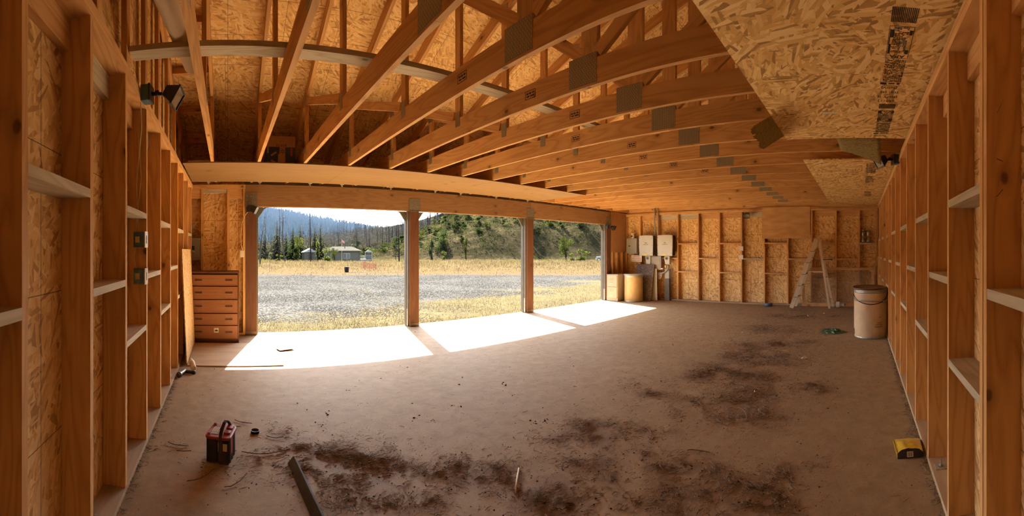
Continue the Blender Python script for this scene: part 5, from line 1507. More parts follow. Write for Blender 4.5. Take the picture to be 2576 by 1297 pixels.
def litter():
    rr = random.Random(21)
    V, F, MI = [], [], []
    tot = sum(b[3] * b[2] ** 2 for b in BLOBS)
    def needle(x, y, L, wd, z, a, mi, bend=.3):
        i = len(V)
        ca_, sa_ = math.cos(a), math.sin(a)
        mx, my = x + ca_ * L * .5 - sa_ * L * bend * .3, y + sa_ * L * .5 + ca_ * L * bend * .3
        ex, ey = x + ca_ * L, y + sa_ * L
        for (qx, qy, zz, ww) in ((x, y, z, wd), (mx, my, z + rr.uniform(0, .006), wd), (ex, ey, max(.001, z + rr.uniform(-.004, .008)), wd * .5)):
            V.extend([(qx - sa_ * ww, qy + ca_ * ww, max(.0006, zz)), (qx + sa_ * ww, qy - ca_ * ww, max(.0006, zz)), (qx, qy, max(.001, zz) + ww * 1.6)])
        for k in (0, 3):
            for a0, a1 in ((0, 1), (1, 2), (2, 0)):
                F.append((i + k + a0, i + k + a1, i + k + 3 + a1, i + k + 3 + a0)); MI.append(mi)
    N = 24000
    for bx, by, r, wt in BLOBS:
        n = int(N * wt * r * r / tot)
        for _ in range(n):
            for _t in range(4):
                d = abs(rr.gauss(0, .75)) * r * 1.35; a = rr.uniform(0, 2 * PI)
                x, y = bx + d * math.cos(a), by + d * math.sin(a)
                nn = noise.noise(Vector((x * 4.2, y * 4.2, 0))) + .6 * noise.noise(Vector((x * 11, y * 11, 4)))
                if nn > rr.uniform(-.45, .45): break
            else:
                if rr.random() < .6: continue
            if x < XL + .03 or y < YR + .02: continue
            pile = max(0, nn) * .030
            fl_ = noise.noise(Vector((x * 2.2, y * 2.2, 9))) * 2.4
            needle(x, y, rr.uniform(.012, .055), rr.uniform(.0006, .0015), .001 + rr.random() * pile, fl_ + rr.gauss(0, .8), 0 if rr.random() < .86 else 1)
    for bx, by, r, wt in BLOBS:                                           # flat leaf and bark fragments in the drifts
        for _ in range(int(24000 * wt * r * r / tot)):
            d = abs(rr.gauss(0, .9)) * r * 1.45; a = rr.uniform(0, 2 * PI)
            x, y = bx + d * math.cos(a), by + d * math.sin(a)
            nn = noise.noise(Vector((x * 4.2, y * 4.2, 0))) + .6 * noise.noise(Vector((x * 11, y * 11, 4)))
            if x < XL + .03 or y < YR + .02 or nn < rr.uniform(-.7, .35): continue
            i = len(V); s_ = rr.choice((.0025, .003, .004, .005, .006, .009)); z = .0015 + max(0, nn) * .022 * rr.random(); q = rr.uniform(0, 6.3); as_ = rr.uniform(.35, .9)
            for k in range(4):
                t_ = q + k * PI / 2; m_ = s_ * (1.0 if k % 2 == 0 else as_) * rr.uniform(.7, 1.2)
                V.append((x + m_ * math.cos(t_), y + m_ * math.sin(t_), max(.0008, z + rr.uniform(-.003, .004))))
            F.append((i, i + 1, i + 2, i + 3)); MI.append(0 if rr.random() < .8 else 1)
    for _ in range(5200):                                                 # specks of bark and soil over the near slab
        x, y = rr.uniform(-.5, 7.5), YR + .03 + 5.2 * rr.random() ** 1.25
        if x < XL + .03 or rr.random() > .25 + .75 * (y < 3.4): continue
        i = len(V); s_ = rr.choice((.0012, .0016, .002, .003, .004)) * (1 + .25 * max(0, math.hypot(x, y) - 2)); q = rr.uniform(0, 6.3)
        for k in range(3):
            V.append((x + s_ * math.cos(q + k * 2.1) * rr.uniform(.7, 1.3), y + s_ * math.sin(q + k * 2.1), .0012 + .0012 * k))
        F.append((i, i + 1, i + 2)); MI.append(1)
    for _ in range(1500):                                                 # strays over the whole slab
        x, y = rr.uniform(-.5, 10.2), rr.uniform(-.42, 5.5)
        if rr.random() > .25 + .75 * (x > 1.5) * (y < 3): continue
        needle(x, y, rr.uniform(.02, .06), rr.uniform(.0008, .0016), .001, rr.uniform(0, 6.3), 0)
    for _ in range(1300):                                                 # drift against the plates
        if rr.random() < .7:
            x, y = rr.uniform(.6, 8.5), YR + abs(rr.gauss(0, .022)) + .003
        else:
            x, y = XL + abs(rr.gauss(0, .022)) + .003, rr.uniform(1.2, 4.6)
        needle(x, y, rr.uniform(.02, .05), .0012, .001 + rr.random() * .006, rr.uniform(0, 6.3), 1 if rr.random() < .5 else 0)
    soup('needle_litter', V, F, 'litter', 'brown pine needles and twigs drifted in patches over the slab', 'litter', 'stuff', ['litter', 'leaf'], MI)
    V2, F2 = [], []
    def crumb(x, y, s_):
        i = len(V2); h = s_ * rr.uniform(.35, .9); n = 5
        a0 = rr.uniform(0, 6.3)
        for k in range(n):
            a = a0 + 2 * PI * k / n; q = s_ * rr.uniform(.55, 1.2)
            V2.append((x + q * math.cos(a), y + q * math.sin(a), .0008))
        V2.append((x + rr.uniform(-.3, .3) * s_, y + rr.uniform(-.3, .3) * s_, h)); V2.append((x, y, h * .7 + .002))
        for k in range(n):
            F2.append((i + k, i + (k + 1) % n, i + n + (k % 2)))
        F2.append((i + n, i + n + 1, i))
    for _ in range(900):
        x = rr.uniform(-.5, 10.1); y = rr.uniform(-.4, 6.9)
        dens = .35 + .5 * math.exp(-((y - 6.5) / .5) ** 2) + .35 * math.exp(-((x - 3.2) ** 2 + (y - 6.2) ** 2) / 1.5) + .3 * (y < 3.6)
        if rr.random() < dens: crumb(x, y, rr.choice((.004, .005, .006, .007, .009, .012)) * (.6 if math.hypot(x, y) < 3.2 else 1))
    for bx, by, r, wt in BLOBS:
        for _ in range(int(14 * wt * (r / .2))):
            x, y = bx + rr.gauss(0, r * 1.1), by + rr.gauss(0, r * 1.1)
            if x > XL + .03 and y > YR + .02: crumb(x, y, rr.choice((.003, .004, .005, .006, .008)))
    for x, y in ((2.29, 2.42), (2.36, 2.36), (1.64, 2.95), (1.55, 3.06), (.76, 3.2), (.86, 3.4), (1.98, 3.1), (1.2, 3.9), (2.7, 3.3)):
        for _ in range(4): crumb(x + rr.gauss(0, .02), y + rr.gauss(0, .03), rr.choice((.006, .009, .014)))
    soup('dead_leaf_litter', V2, F2, 'cone', 'dark dead leaf crumbs and small cones strewn across the slab', 'litter')
litter()
rr = random.Random(33)
for k, (x, y, a, L) in enumerate(((-.44, 2.93, -.7, .16), (-.36, 2.82, -.4, .10), (-.06, 3.28, -.75, .17), (.06, 3.36, -1.0, .16), (.10, 2.82, -.45, .34), (-.25, 2.45, .25, .22), (-.02, 2.4, .3, .2), (.30, 3.05, -.8, .12), (2.62, 1.50, .2, .22), (3.32, 1.36, .35, .28), (3.2, .93, .0, .3), (2.6, .98, 1.1, .2), (4.05, .55, -.4, .24))):
    pts = []
    for q in range(6):
        f = q / 5
        pts.append((x + math.cos(a + .5 * f) * L * f + rr.uniform(-.004, .004), y + math.sin(a + .5 * f) * L * f + rr.uniform(-.004, .004), .006 + .006 * rr.random()))
    b_ = MB(); b_.tube(pts, .0032, 6)
    if L > .15:
        b_.tube([pts[2], (pts[2][0] + .04 * math.cos(a + 1), pts[2][1] + .04 * math.sin(a + 1), .008)], .002, 5)
    tag(b_.build('twig', 'twig'), 'thin dry brown twig lying loose on the dusty slab', 'twig', 'loose twigs on the slab')

# ================================================================== OUTSIDE
def brg(deg, dist, z=0.0):
    a = math.radians(deg); return Vector((dist * math.sin(a), dist * math.cos(a), z))
def gz(x, y):
    r = math.hypot(x, y)
    return -.07 - .0118 * min(max(0, r - 8), 100) if y > YE - .3 else -.07
def ground_mesh():
    V, F = [], []
    rs = [7.0 * 1.055 ** k for k in range(62)]
    rs = [r for r in rs if r < 175] + [175]
    degs = [-62 + 1.5 * k for k in range(95)]
    # first row along the slab edge
    for r in rs:
        for dg in degs:
            p = brg(dg, r)
            y = max(p.y, YE - .02) if r < 60 else p.y
            V.append((p.x, y, gz(p.x, y) + .02 * noise.noise(Vector((p.x * .5, y * .5, 0)))))
    n = len(degs)
    for j in range(len(rs) - 1):
        for i in range(n - 1):
            F.append((j * n + i, j * n + i + 1, (j + 1) * n + i + 1, (j + 1) * n + i))
    me = bpy.data.meshes.new('ground'); me.from_pydata(V, [], F); me.materials.append(M['ground']); me.update()
    o = bpy.data.objects.new('ground', me); COL.objects.link(o)
    tag(o, 'gravel yard with straw verge and dry meadow beyond', None, None, 'structure')
ground_mesh()

def interp(tab, x):
    if x <= tab[0][0]: return tab[0][1]
    for (a, va), (b2, vb) in zip(tab, tab[1:]):
        if x <= b2: return va + (vb - va) * (x - a) / (b2 - a)
    return tab[-1][1]
HILL = [(16, -2.5), (19, -1.2), (22.5, 1.6), (26, 5.5), (28, 11), (30, 16), (33, 22), (36, 28), (42, 36), (50, 42), (60, 46), (90, 46)]
def hill_z(dg, r):
    f = min(1, max(0, (r - 116) / 118.0))
    bank = min(1, max(0, (r - 116) / 12.0)) * min(5.0, max(0, (dg - 17) * .6))
    H_ = interp(HILL, dg)
    p = brg(dg, r)
    return -1.35 + max(bank * .55, 0) * (H_ > 0) + (H_ + 1.35) * (f ** .82) + (1.2 * noise.noise(Vector((p.x * .06, p.y * .06, 0))) + .5 * noise.noise(Vector((p.x * .2, p.y * .2, 3)))) * min(1, f * 5) * (H_ > -1)
RIDGE = [(-60, 2), (-10, 2), (2, 4), (6, 7), (10, 10), (14, 13), (18, 17), (22, 20), (26, 24), (30, 31), (34, 38), (50, 48), (90, 48)]
def ridge_z(dg, r):
    f = min(1, max(0, (r - 190) / 130.0)); p = brg(dg, r)
    return -1.4 + (interp(RIDGE, dg) + 1.4) * f ** .9 + 1.5 * noise.noise(Vector((p.x * .03, p.y * .03, 1))) * min(1, f * 3)
MTN = [(-60, 92), (-20, 104), (-4, 112), (2, 111), (6, 103), (9, 94), (12, 84), (15, 74), (18, 64), (21, 56), (25, 50), (32, 46), (60, 40), (90, 40)]
def mtn_z(dg, r):
    f = min(1, max(0, (r - 480) / 470.0)); p = brg(dg, r)
    return -2 + interp(MTN, dg) * f ** .95 + 9 * noise.noise(Vector((p.x * .008, p.y * .008, 1))) * f * (1 - f * .8)
def terrain(name, fn, d0, d1, nd_, r0, r1, nr, mat, label):
    V, F = [], []
    for j in range(nr + 1):
        r = r0 + (r1 - r0) * j / nr
        for i in range(nd_ + 1):
            dg = d0 + (d1 - d0) * i / nd_
            p = brg(dg, r); V.append((p.x, p.y, fn(dg, r)))
    n = nd_ + 1
    for j in range(nr):
        for i in range(nd_):
            F.append((j * n + i, j * n + i + 1, (j + 1) * n + i + 1, (j + 1) * n + i))
    me = bpy.data.meshes.new(name); me.from_pydata(V, [], F); me.materials.append(M[mat])
    me.polygons.foreach_set('use_smooth', [True] * len(F)); me.update()
    o = bpy.data.objects.new(name, me); COL.objects.link(o)
    tag(o, label, None, None, 'structure')
terrain('hill', hill_z, 16, 88, 150, 112, 240, 46, 'hill', 'brushy hillside rising behind the yard on the right')
terrain('hill_ridge', ridge_z, -60, 70, 130, 170, 330, 30, 'ridge', 'burnt ridge with standing dead trunks')
terrain('mountain', mtn_z, -60, 70, 160, 470, 960, 40, 'mountain', 'forested mountain behind the house')

# pale road at the foot of the hill
V, F = [], []
for i in range(60):
    dg = 10 + i * .9
    for r in (104, 110):
        p = brg(dg, r); V.append((p.x, p.y, gz(p.x, p.y) + .09))
for i in range(59):
    F.append((2 * i, 2 * i + 2, 2 * i + 3, 2 * i + 1))
me = bpy.data.meshes.new('road'); me.from_pydata(V, [], F); me.materials.append(M['road']); me.update()
o = bpy.data.objects.new('road', me); COL.objects.link(o); tag(o, 'pale road along the foot of the hill', None, None, 'structure')

# loose gravel, straw verge, meadow grass
rr = random.Random(77)
V, F = [], []
def verge(x, y):
    """0 on the straw verge, 1 on gravel"""
    return y - .30 * max(0, x - 2.5) + 2.2 * noise.noise(Vector((x * .45, y * .45, 2)))
for _ in range(85000):
    r = 7.2 + 21 * rr.random() ** 1.7; dg = rr.uniform(-6, 60)
    p = brg(dg, r)
    if p.y < YE + .1: continue
    if verge(p.x, p.y) < 8.3 and rr.random() < .85: continue
    s_ = rr.uniform(.007, .018) * (1 + r * .035)
    i = len(V); z = gz(p.x, p.y)
    q = rr.uniform(0, 6.3); c_, n_ = math.cos(q) * s_, math.sin(q) * s_
    V.extend([(p.x + c_, p.y + n_, z), (p.x - n_ * .7, p.y + c_ * .7, z), (p.x - c_, p.y - n_, z), (p.x + n_ * .8, p.y - c_ * .8, z), (p.x + c_ * .2, p.y, z + s_ * .42)])
    F.extend([(i, i + 1, i + 4), (i + 1, i + 2, i + 4), (i + 2, i + 3, i + 4), (i + 3, i, i + 4)])
soup('gravel', V, F, 'stone', 'loose grey gravel covering the yard', 'gravel')
V, F = [], []
def blade(p, h, wd, lean, a):
    i = len(V); ca_, sa_ = math.cos(a), math.sin(a)
    V.extend([(p.x - sa_ * wd, p.y + ca_ * wd, p.z), (p.x + sa_ * wd, p.y - ca_ * wd, p.z),
              (p.x + ca_ * lean * .5 + sa_ * wd * .7, p.y + sa_ * lean * .5 - ca_ * wd * .7, p.z + h * .7), (p.x + ca_ * lean * .5 - sa_ * wd * .7, p.y + sa_ * lean * .5 + ca_ * wd * .7, p.z + h * .7),
              (p.x + ca_ * lean * 1.3, p.y + sa_ * lean * 1.3, p.z + h)])
    F.extend([(i, i + 1, i + 2, i + 3), (i + 3, i + 2, i + 4)])
for _ in range(42000):
    x = rr.uniform(-1.5, 15); y = YE + .04 + rr.random() ** 1.4 * (3.0 + .5 * max(0, x - 2))
    dns = 1 if verge(x, y) < 8.2 else .10
    if noise.noise(Vector((x * 1.4, y * 1.4, 8))) < rr.uniform(-.55, .25): dns *= .25
    if rr.random() > dns: continue
    p = Vector((x, y, gz(x, y) - .005))
    blade(p, rr.uniform(.02, .10), rr.uniform(.002, .004), rr.uniform(.01, .09), rr.uniform(0, 6.3))
for _ in range(9000):
    r = rr.uniform(9, 27); p = brg(rr.uniform(-6, 58), r); p.z = gz(p.x, p.y)
    if noise.noise(Vector((p.x * .5, p.y * .5, 5))) > .22: blade(p, rr.uniform(.03, .12), rr.uniform(.004, .007), rr.uniform(.01, .08), rr.uniform(0, 6.3))
soup('straw', V, F, 'straw', 'dry straw coloured weeds along the slab edge', 'dry grass')
V, F, MI = [], [], []
for _ in range(52000):
    r = 28 + 84 * rr.random() ** .8; dg = rr.uniform(-8, 62); p = brg(dg, r); p.z = gz(p.x, p.y) - .02
    nn = noise.noise(Vector((p.x * .09, p.y * .09, 3)))
    h = rr.uniform(.12, .40) * (.40 + .9 * min(1, max(0, (r - 34) / 26))) * (1 + .5 * nn)
    if r < 34 and rr.random() < .5: continue
    blade(p, h, rr.uniform(.008, .020) * (1 + r * .006), rr.uniform(.03, .22), rr.uniform(0, 6.3))
    g = 1 if (nn > .28 and r > 74) else 0
    MI.extend([g, g])
soup('meadow_grass', V, F, 'meadow', 'tall dry meadow grass beyond the gravel yard', 'dry grass', 'stuff', ['meadow', 'mead_green'], MI)

# ---- plants
def conifer(name, h, w_, seed, mats, levels=16):
    rr = random.Random(seed); b_ = MB()
    b_.cyl((0, 0, 0), (0, 0, h * .97), h * .016, h * .003, 7)
    tr = b_.mesh(name + '_trunk', 'bark')
    b_ = MB()
    for L in range(levels):
        f = L / (levels - 1.0); z = h * (.10 + .88 * f); R_ = w_ * (1 - f) ** .8 * rr.uniform(.75, 1.1) + .06 * w_
        n = int(11 - 5 * f)
        for k in range(n):
            a = 2 * PI * k / n + rr.uniform(-.4, .4); Rk = R_ * rr.uniform(.6, 1.1)
            d = Vector((math.cos(a), math.sin(a), 0)); s_ = Vector((-d.y, d.x, 0))
            for q in range(5):
                t0 = .12 + q * .18
                c = Vector((0, 0, z)) + d * (Rk * t0) + Vector((0, 0, -h * .05 * t0 + rr.uniform(-.02, .02) * h))
                ln, wd = Rk * .26, Rk * .20 * (1.1 - t0 * .5)
                tl = Vector((0, 0, -ln * rr.uniform(-.2, .7)))
                e = s_ * rr.uniform(-.5, .5) * wd
                b_.face([c - s_ * wd + e, c + s_ * wd + e, c + d * ln + tl + e])
                b_.face([c - d * wd * .6 + Vector((0, 0, wd)), c + d * ln * .7 + Vector((0, 0, wd * .3)), c + d * ln * .5 - Vector((0, 0, wd * .8))])
    return tr, b_.mesh(name + '_foliage', mats)
def leafy(name, h, w_, seed, mat, n=900, trunk=.25, lobes=7, leaf=.26, base=.12):
    rr = random.Random(seed); b_ = MB()
    b_.cyl((0, 0, 0), (0, 0, h * .5), h * .022, h * .012, 6)
    C_ = []
    for k in range(lobes):
        a = rr.uniform(0, 6.3); zz = rr.uniform(trunk, .86); q = rr.uniform(.1, .62) * w_ * (1.1 - abs(zz - .55) * 1.2)
        C_.append((Vector((q * math.cos(a), q * math.sin(a), zz * h)), rr.uniform(.26, .44) * w_, rr.uniform(.12, .22) * h))
        b_.cyl((0, 0, h * base), tuple(C_[-1][0]), h * .012, h * .004, 5)
    tr = b_.mesh(name + '_stem', 'bark')
    b_ = MB()
    for _ in range(n):
        c, rx, rz_ = rr.choice(C_)
        v = Vector((rr.gauss(0, 1), rr.gauss(0, 1), rr.gauss(0, 1))).normalized() * rr.random() ** .4
        p = c + Vector((v.x * rx, v.y * rx, v.z * rz_))
        a = Vector((rr.gauss(0, 1), rr.gauss(0, 1), rr.gauss(0, .7))).normalized(); e = a.orthogonal().normalized()
        s_ = leaf * h * .12 * rr.uniform(.6, 1.3) + .01
        b_.face([p - a * s_, p + e * s_ * .6, p + a * s_, p - e * s_ * .6])
    return tr, b_.mesh(name + '_foliage', mat)
def snag_mesh(name, h, seed, mat, branches=26, blen=.16, lean=.02):
    rr = random.Random(seed); b_ = MB()
    pts = [Vector((lean * h * f * f * 2 + .010 * h * math.sin(5 * f + seed), .008 * h * math.cos(4 * f), h * f)) for f in (0, .2, .4, .6, .8, 1)]
    for k in range(5):
        b_.cyl(pts[k], pts[k + 1], h * .0145 * (1 - k / 5.3), h * .0145 * (1 - (k + 1) / 5.3), 6, caps=False)
    tk = b_.mesh(name + '_trunk', mat)
    b_ = MB()
    for _ in range(branches):
        f = rr.uniform(.15, .97); k = min(4, int(f * 5)); p = pts[k].lerp(pts[k + 1], f * 5 - k)
        a = rr.uniform(0, 6.3); L = h * blen * (1.05 - f) * rr.uniform(.4, 1.1) + h * .015
        d = Vector((math.cos(a), math.sin(a), rr.uniform(-.35, .3)))
        m1 = p + d * L * .55; e = p + d * L + Vector((0, 0, rr.uniform(-.1, .08) * L))
        b_.cyl(p, m1, h * .0035, h * .0022, 4, caps=False); b_.cyl(m1, e, h * .0022, h * .0008, 4, caps=False)
        for _q in range(3):
            e2 = m1 + Vector((rr.uniform(-1, 1), rr.uniform(-1, 1), rr.uniform(-.6, .5))) * L * .35
            b_.cyl(m1, e2, h * .0013, h * .0006, 3, caps=False)
    return tk, b_.mesh(name + '_branches', mat)

def plant(name, parts, names, label, cat, loc, s_=1.0, rz=0.0, group=None, tilt=0.0):
    o = thing(name, label, cat, tuple(loc), rz, group)
    o.scale = (s_, s_, s_)
    if tilt: o.rotation_euler = (0, tilt, rz)
    for me, nm in zip(parts, names):
        place(nm, me, o)
    return o
CON = [conifer('conifer_a', 10, 2.6, 1, 'needles'), conifer('conifer_b', 10, 2.3, 2, 'needles_grey'), conifer('conifer_c', 10, 3.0, 3, 'needles', 13)]
LEA = [leafy('tree_a', 5, 2.6, 4, 'leaves', 1300, .30, 9), leafy('bush_a', 3, 2.2, 5, 'leaves', 700, .15, 7, .42, .05), leafy('bush_b', 3, 2.4, 6, 'leaves_dark', 700, .12, 7, .42, .05), leafy('brush_a', 3, 2.2, 7, 'leaves_dry', 500, .12, 6, .3, .05), leafy('tree_b', 7, 3.4, 8, 'leaves_dark', 1800, .18, 10, .16, .1), leafy('pole', 7, .9, 9, 'leaves', 700, .15, 8, .14, .1)]
SNG = [snag_mesh('snag_a', 12, 1, 'bark', 34), snag_mesh('snag_b', 12, 2, 'bark', 22, .08), snag_mesh('snag_c', 12, 3, 'bark_grey', 44, .17, .03), snag_mesh('snag_d', 12, 4, 'bark', 12, .06)]
def gpt(px_deg, r):
    p = brg(px_deg, r); p.z = gz(p.x, p.y) - .05
    return p
def D(px): return (px - 573) / 17.645                                      # degrees right of the door-wall normal
CN, LN, SN = ('trunk', 'foliage'), ('stem', 'foliage'), ('trunk', 'branches')

for k, (px, r, hpx, kind, lab) in enumerate((
    (697, 106, 98, 1, 'broad dull green conifer left of the leaning snag in the meadow'),
    (737, 100, 82, 0, 'green conifer just right of the leaning snag in the meadow'),
    (720, 108, 66, 2, 'short dark conifer behind the leaning snag in the meadow'),
    (755, 112, 92, 1, 'tall slim conifer between the two tall meadow snags'),
    (792, 104, 84, 1, 'dull grey green conifer right of the tallest meadow snag'),
    (806, 112, 88, 1, 'conifer with thin crown behind the pale shed'),
    (665, 120, 70, 1, 'faint grey green conifer beside the left door post'))):
    hh = hpx * r / FOC + .5
    plant('conifer', CON[kind], CN, lab, 'tree', gpt(D(px), r), hh / 10.0, k * 1.3, 'conifers near the house')
for k, (px, r, hpx, kind, tl, lab) in enumerate((
    (717, 78, 152, 2, -.10, 'leaning dead grey tree in the meadow, nearest the left post'),
    (703, 92, 140, 0, -.02, 'dead upright tree close behind the leaning grey tree'),
    (781, 84, 138, 0, .0, 'tall bare dead tree standing before the pale shed'),
    (654, 62, 142, 2, .05, 'bare dead tree half hidden by the left door post'),
    (668, 96, 118, 1, .0, 'thin dead pole tree beside the left door post'),
    (1003, 88, 132, 0, -.05, 'dark dead tree just left of the middle door post'),
    (996, 98, 70, 2, .0, 'short dead tree with dense twigs left of the middle door post'),
    (791, 118, 90, 1, .0, 'thin dead tree behind the tallest meadow snag'))):
    hh = hpx * r / FOC
    plant('dead_tree', SNG[kind], SN, lab, 'dead tree', gpt(D(px), r), hh / 12.0, k * 2.1, 'dead trees in the meadow', tl)
for k, (px, r, hpx, wpx, mi_, lab) in enumerate((
    (751, 92, 68, 30, 0, 'yellow green young tree left of the tallest meadow snag'),
    (738, 90, 40, 40, 2, 'dark green bush at the foot of the young tree'),
    (799, 90, 58, 20, 5, 'slim yellow green tree right of the tallest meadow snag'),
    (824, 85, 40, 32, 1, 'left of two round green bushes before the house'),
    (842, 84, 38, 26, 0, 'right of two round green bushes before the house'),
    (700, 96, 20, 26, 1, 'low bright green bush at the foot of the leaning snag'),
    (1112, 122, 76, 70, 4, 'big dark green shrub mass below the hill right of the middle post'),
    (1086, 108, 60, 26, 2, 'green growth around the broken stump right of the middle post'),
    (1172, 116, 66, 20, 5, 'slim bright green tree at the hill foot in the middle opening'),
    (1117, 112, 26, 20, 1, 'small pale green bush beneath the big shrub mass'),
    (1230, 128, 52, 34, 0, 'yellow green tree on the lower hillside in the middle opening'),
    (1424, 96, 64, 52, 0, 'bright green round tree in the far door opening'),
    (1462, 98, 32, 50, 1, 'leafy green bush right of the round tree in the far opening'),
    (1440, 97, 24, 30, 1, 'small green bush beneath the round tree in the far opening'),
    (905, 100, 16, 60, 1, 'low yellow green thicket in front of the white porch'))):
    hh = hpx * r / FOC
    o = plant('green_bush' if hpx < 50 else 'leafy_tree', LEA[mi_], LN, lab, 'bush' if hpx < 50 else 'tree', gpt(D(px), r), 1.0, k * 1.7)
    h0 = {0: 5, 1: 3, 2: 3, 3: 3, 4: 7, 5: 7}[mi_]; w0 = {0: 5.2, 1: 4.4, 2: 4.8, 3: 4.4, 4: 6.8, 5: 1.9}[mi_]
    sx = wpx * r / FOC / w0; o.scale = (sx, sx, hh / h0)
# broken stump
p = gpt(D(1086), 104)
t = thing('tree_stump', 'broken dark stump with flared foot right of the middle door post', 'stump', tuple(p))
b_ = MB(); b_.lathe([(.60, -.1), (.34, .35), (.19, 1.2), (.15, 3.2), (.11, 5.0), (.03, 5.5)], p, 9); b_.build('trunk', 'bark', t)

rr = random.Random(101)
n = 0
while n < 170:                                                            # burnt trunks on the ridge and the hill's left crest
    dg = rr.uniform(2, 31)
    if rr.random() > .18 + .82 * min(1, max(0, (dg - 6) / 18)): continue
    r = rr.uniform(215, 322)
    p = brg(dg, r, ridge_z(dg, r) - .3)
    place_h = rr.uniform(9, 17) * (1.0 if dg > 10 else .75)
    plant('burnt_snag', SNG[rr.choice((0, 1, 1, 3, 3))], SN, 'burnt bare trunk standing on the ridge behind the house', 'dead tree', p, place_h / 12.0, rr.uniform(0, 6.3), 'burnt trunks on the ridge')
    n += 1
n = 0
while n < 46:
    dg = rr.uniform(27, 37); r = rr.uniform(190, 236)
    if rr.random() < (dg - 27) / 13: continue
    p = brg(dg, r, hill_z(dg, r) - .2)
    plant('burnt_snag', SNG[rr.choice((1, 3, 3, 0))], SN, 'burnt bare trunk standing on the hillside crest right of the middle post', 'dead tree', p, rr.uniform(8, 14) / 12.0, rr.uniform(0, 6.3), 'burnt trunks on the hillside')
    n += 1
n = 0
while n < 260:                                                            # shrubs over the hillside
    dg = rr.uniform(21, 57); r = 126 + 110 * rr.random()
    H_ = interp(HILL, dg)
    if H_ < 3 and rr.random() < .7: continue
    p = brg(dg, r, hill_z(dg, r) - .15)
    k = rr.choice((1, 1, 2, 2, 2, 3, 3)); s_ = rr.uniform(.6, 1.5)
    o = plant('hillside_shrub', LEA[k], LN, {1: 'yellow green shrub growing on the brushy hillside', 2: 'olive green shrub growing on the brushy hillside', 3: 'dry brown shrub growing on the brushy hillside'}[k], 'bush', p, s_, rr.uniform(0, 6.3), {1: 'yellow green hillside shrubs', 2: 'olive hillside shrubs', 3: 'dry hillside shrubs'}[k])
    o.scale = (s_, s_, s_ * rr.uniform(.8, 1.3)); n += 1
n = 0
while n < 70:                                                             # scrub below the ridge
    dg = rr.uniform(2, 27); r = rr.uniform(150, 230)
    p = brg(dg, r, max(ridge_z(dg, r), -1.3) - .2)
    k = rr.choice((2, 3, 3, 1)); s_ = rr.uniform(.8, 1.7)
    plant('ridge_scrub', LEA[k], LN, {1: 'yellow green scrub bush below the burnt ridge', 2: 'olive scrub bush below the burnt ridge', 3: 'grey brown scrub bush below the burnt ridge'}[k], 'bush', p, s_, rr.uniform(0, 6.3), {1: 'yellow green ridge scrub', 2: 'olive ridge scrub', 3: 'brown ridge scrub'}[k]); n += 1
def clumps(name, label, cat, n, fn, mats, smin, smax):
    V, F, MI = [], [], []
    for _ in range(n):
        got = fn()
        if got is None: continue
        c, hh, ww, mi = got
        for q in range(15):
            v = Vector((rr.gauss(0, .5), rr.gauss(0, .5), 0)) * ww
            p = c + v + Vector((0, 0, hh * rr.random() ** 1.2))
            a = Vector((rr.gauss(0, 1), rr.gauss(0, 1), rr.gauss(0, .9))).normalized(); e_ = a.orthogonal().normalized()
            s_ = rr.uniform(smin, smax); i = len(V)
            V.extend([tuple(p - a * s_), tuple(p + e_ * s_ * .7), tuple(p + a * s_), tuple(p - e_ * s_ * .7)])
            F.append((i, i + 1, i + 2, i + 3)); MI.append(mi)
    return soup(name, V, F, None, label, cat, 'stuff', mats, MI)
def hb():
    dg = rr.uniform(17.5, 60); r = 120 + 116 * rr.random()
    if interp(HILL, dg) < 2 and r > 150: return None
    p = brg(dg, r); nn = noise.noise(Vector((p.x * .05, p.y * .05, 4)))
    if nn < rr.uniform(-.7, .1): return None
    p.z = hill_z(dg, r) - .1
    n2_ = noise.noise(Vector((p.x * .11, p.y * .11, 9)))
    mi = 0 if n2_ > .12 else (1 if n2_ > -.1 else 2)
    if rr.random() < .25: mi = rr.choice((0, 1, 2))
    return p, rr.uniform(.5, 2.0), rr.uniform(.7, 2.0), mi
clumps('hillside_brush', 'tangled green and dry brush covering the hillside', 'brush', 4200, hb, ['leaves', 'leaves_dark', 'leaves_dry'], .11, .30)
def rb():
    dg = rr.uniform(-2, 31); r = 150 + 172 * rr.random() ** .8
    p = brg(dg, r); p.z = max(ridge_z(dg, r), -1.4) - .2
    mi = 1 if rr.random() < .72 else (0 if r > 205 else 2)
    return p, rr.uniform(1.5, 5.5), rr.uniform(1.0, 2.4), mi
clumps('ridge_brush', 'grey brown burnt brush and thin saplings below the ridge', 'brush', 2600, rb, ['needles_grey', 'leaves_dry', 'leaves_dark'], .16, .45)
def tb_():
    dg = rr.uniform(2.5, 17); r = rr.uniform(108, 150)
    p = brg(dg, r); p.z = -1.4
    return p, rr.uniform(2.0, 6.5) * (1 - (dg - 2.5) / 30), rr.uniform(.9, 1.8), 0 if rr.random() < .6 else (1 if rr.random() < .6 else 2)
clumps('treeline_brush', 'grey green thicket between the conifers at the meadow edge', 'brush', 700, tb_, ['needles_grey', 'leaves_dry', 'leaves'], .10, .26)
V, F = [], []
for _ in range(5200):                                                     # forest cover of the mountain
    dg = rr.uniform(-4, 34); r = 500 + 460 * rr.random() ** .7
    p = brg(dg, r, mtn_z(dg, r) - 1); h = rr.uniform(6, 13); w_ = h * .19; i = len(V)
    for k in range(5): V.append((p.x + w_ * math.cos(k * 1.2566), p.y + w_ * math.sin(k * 1.2566), p.z))
    V.append((p.x, p.y, p.z + h))
    for k in range(5): F.append((i + k, i + (k + 1) % 5, i + 5))
soup('far_forest', V, F, 'mountain', 'dark conifer forest covering the far mountain', 'forest')

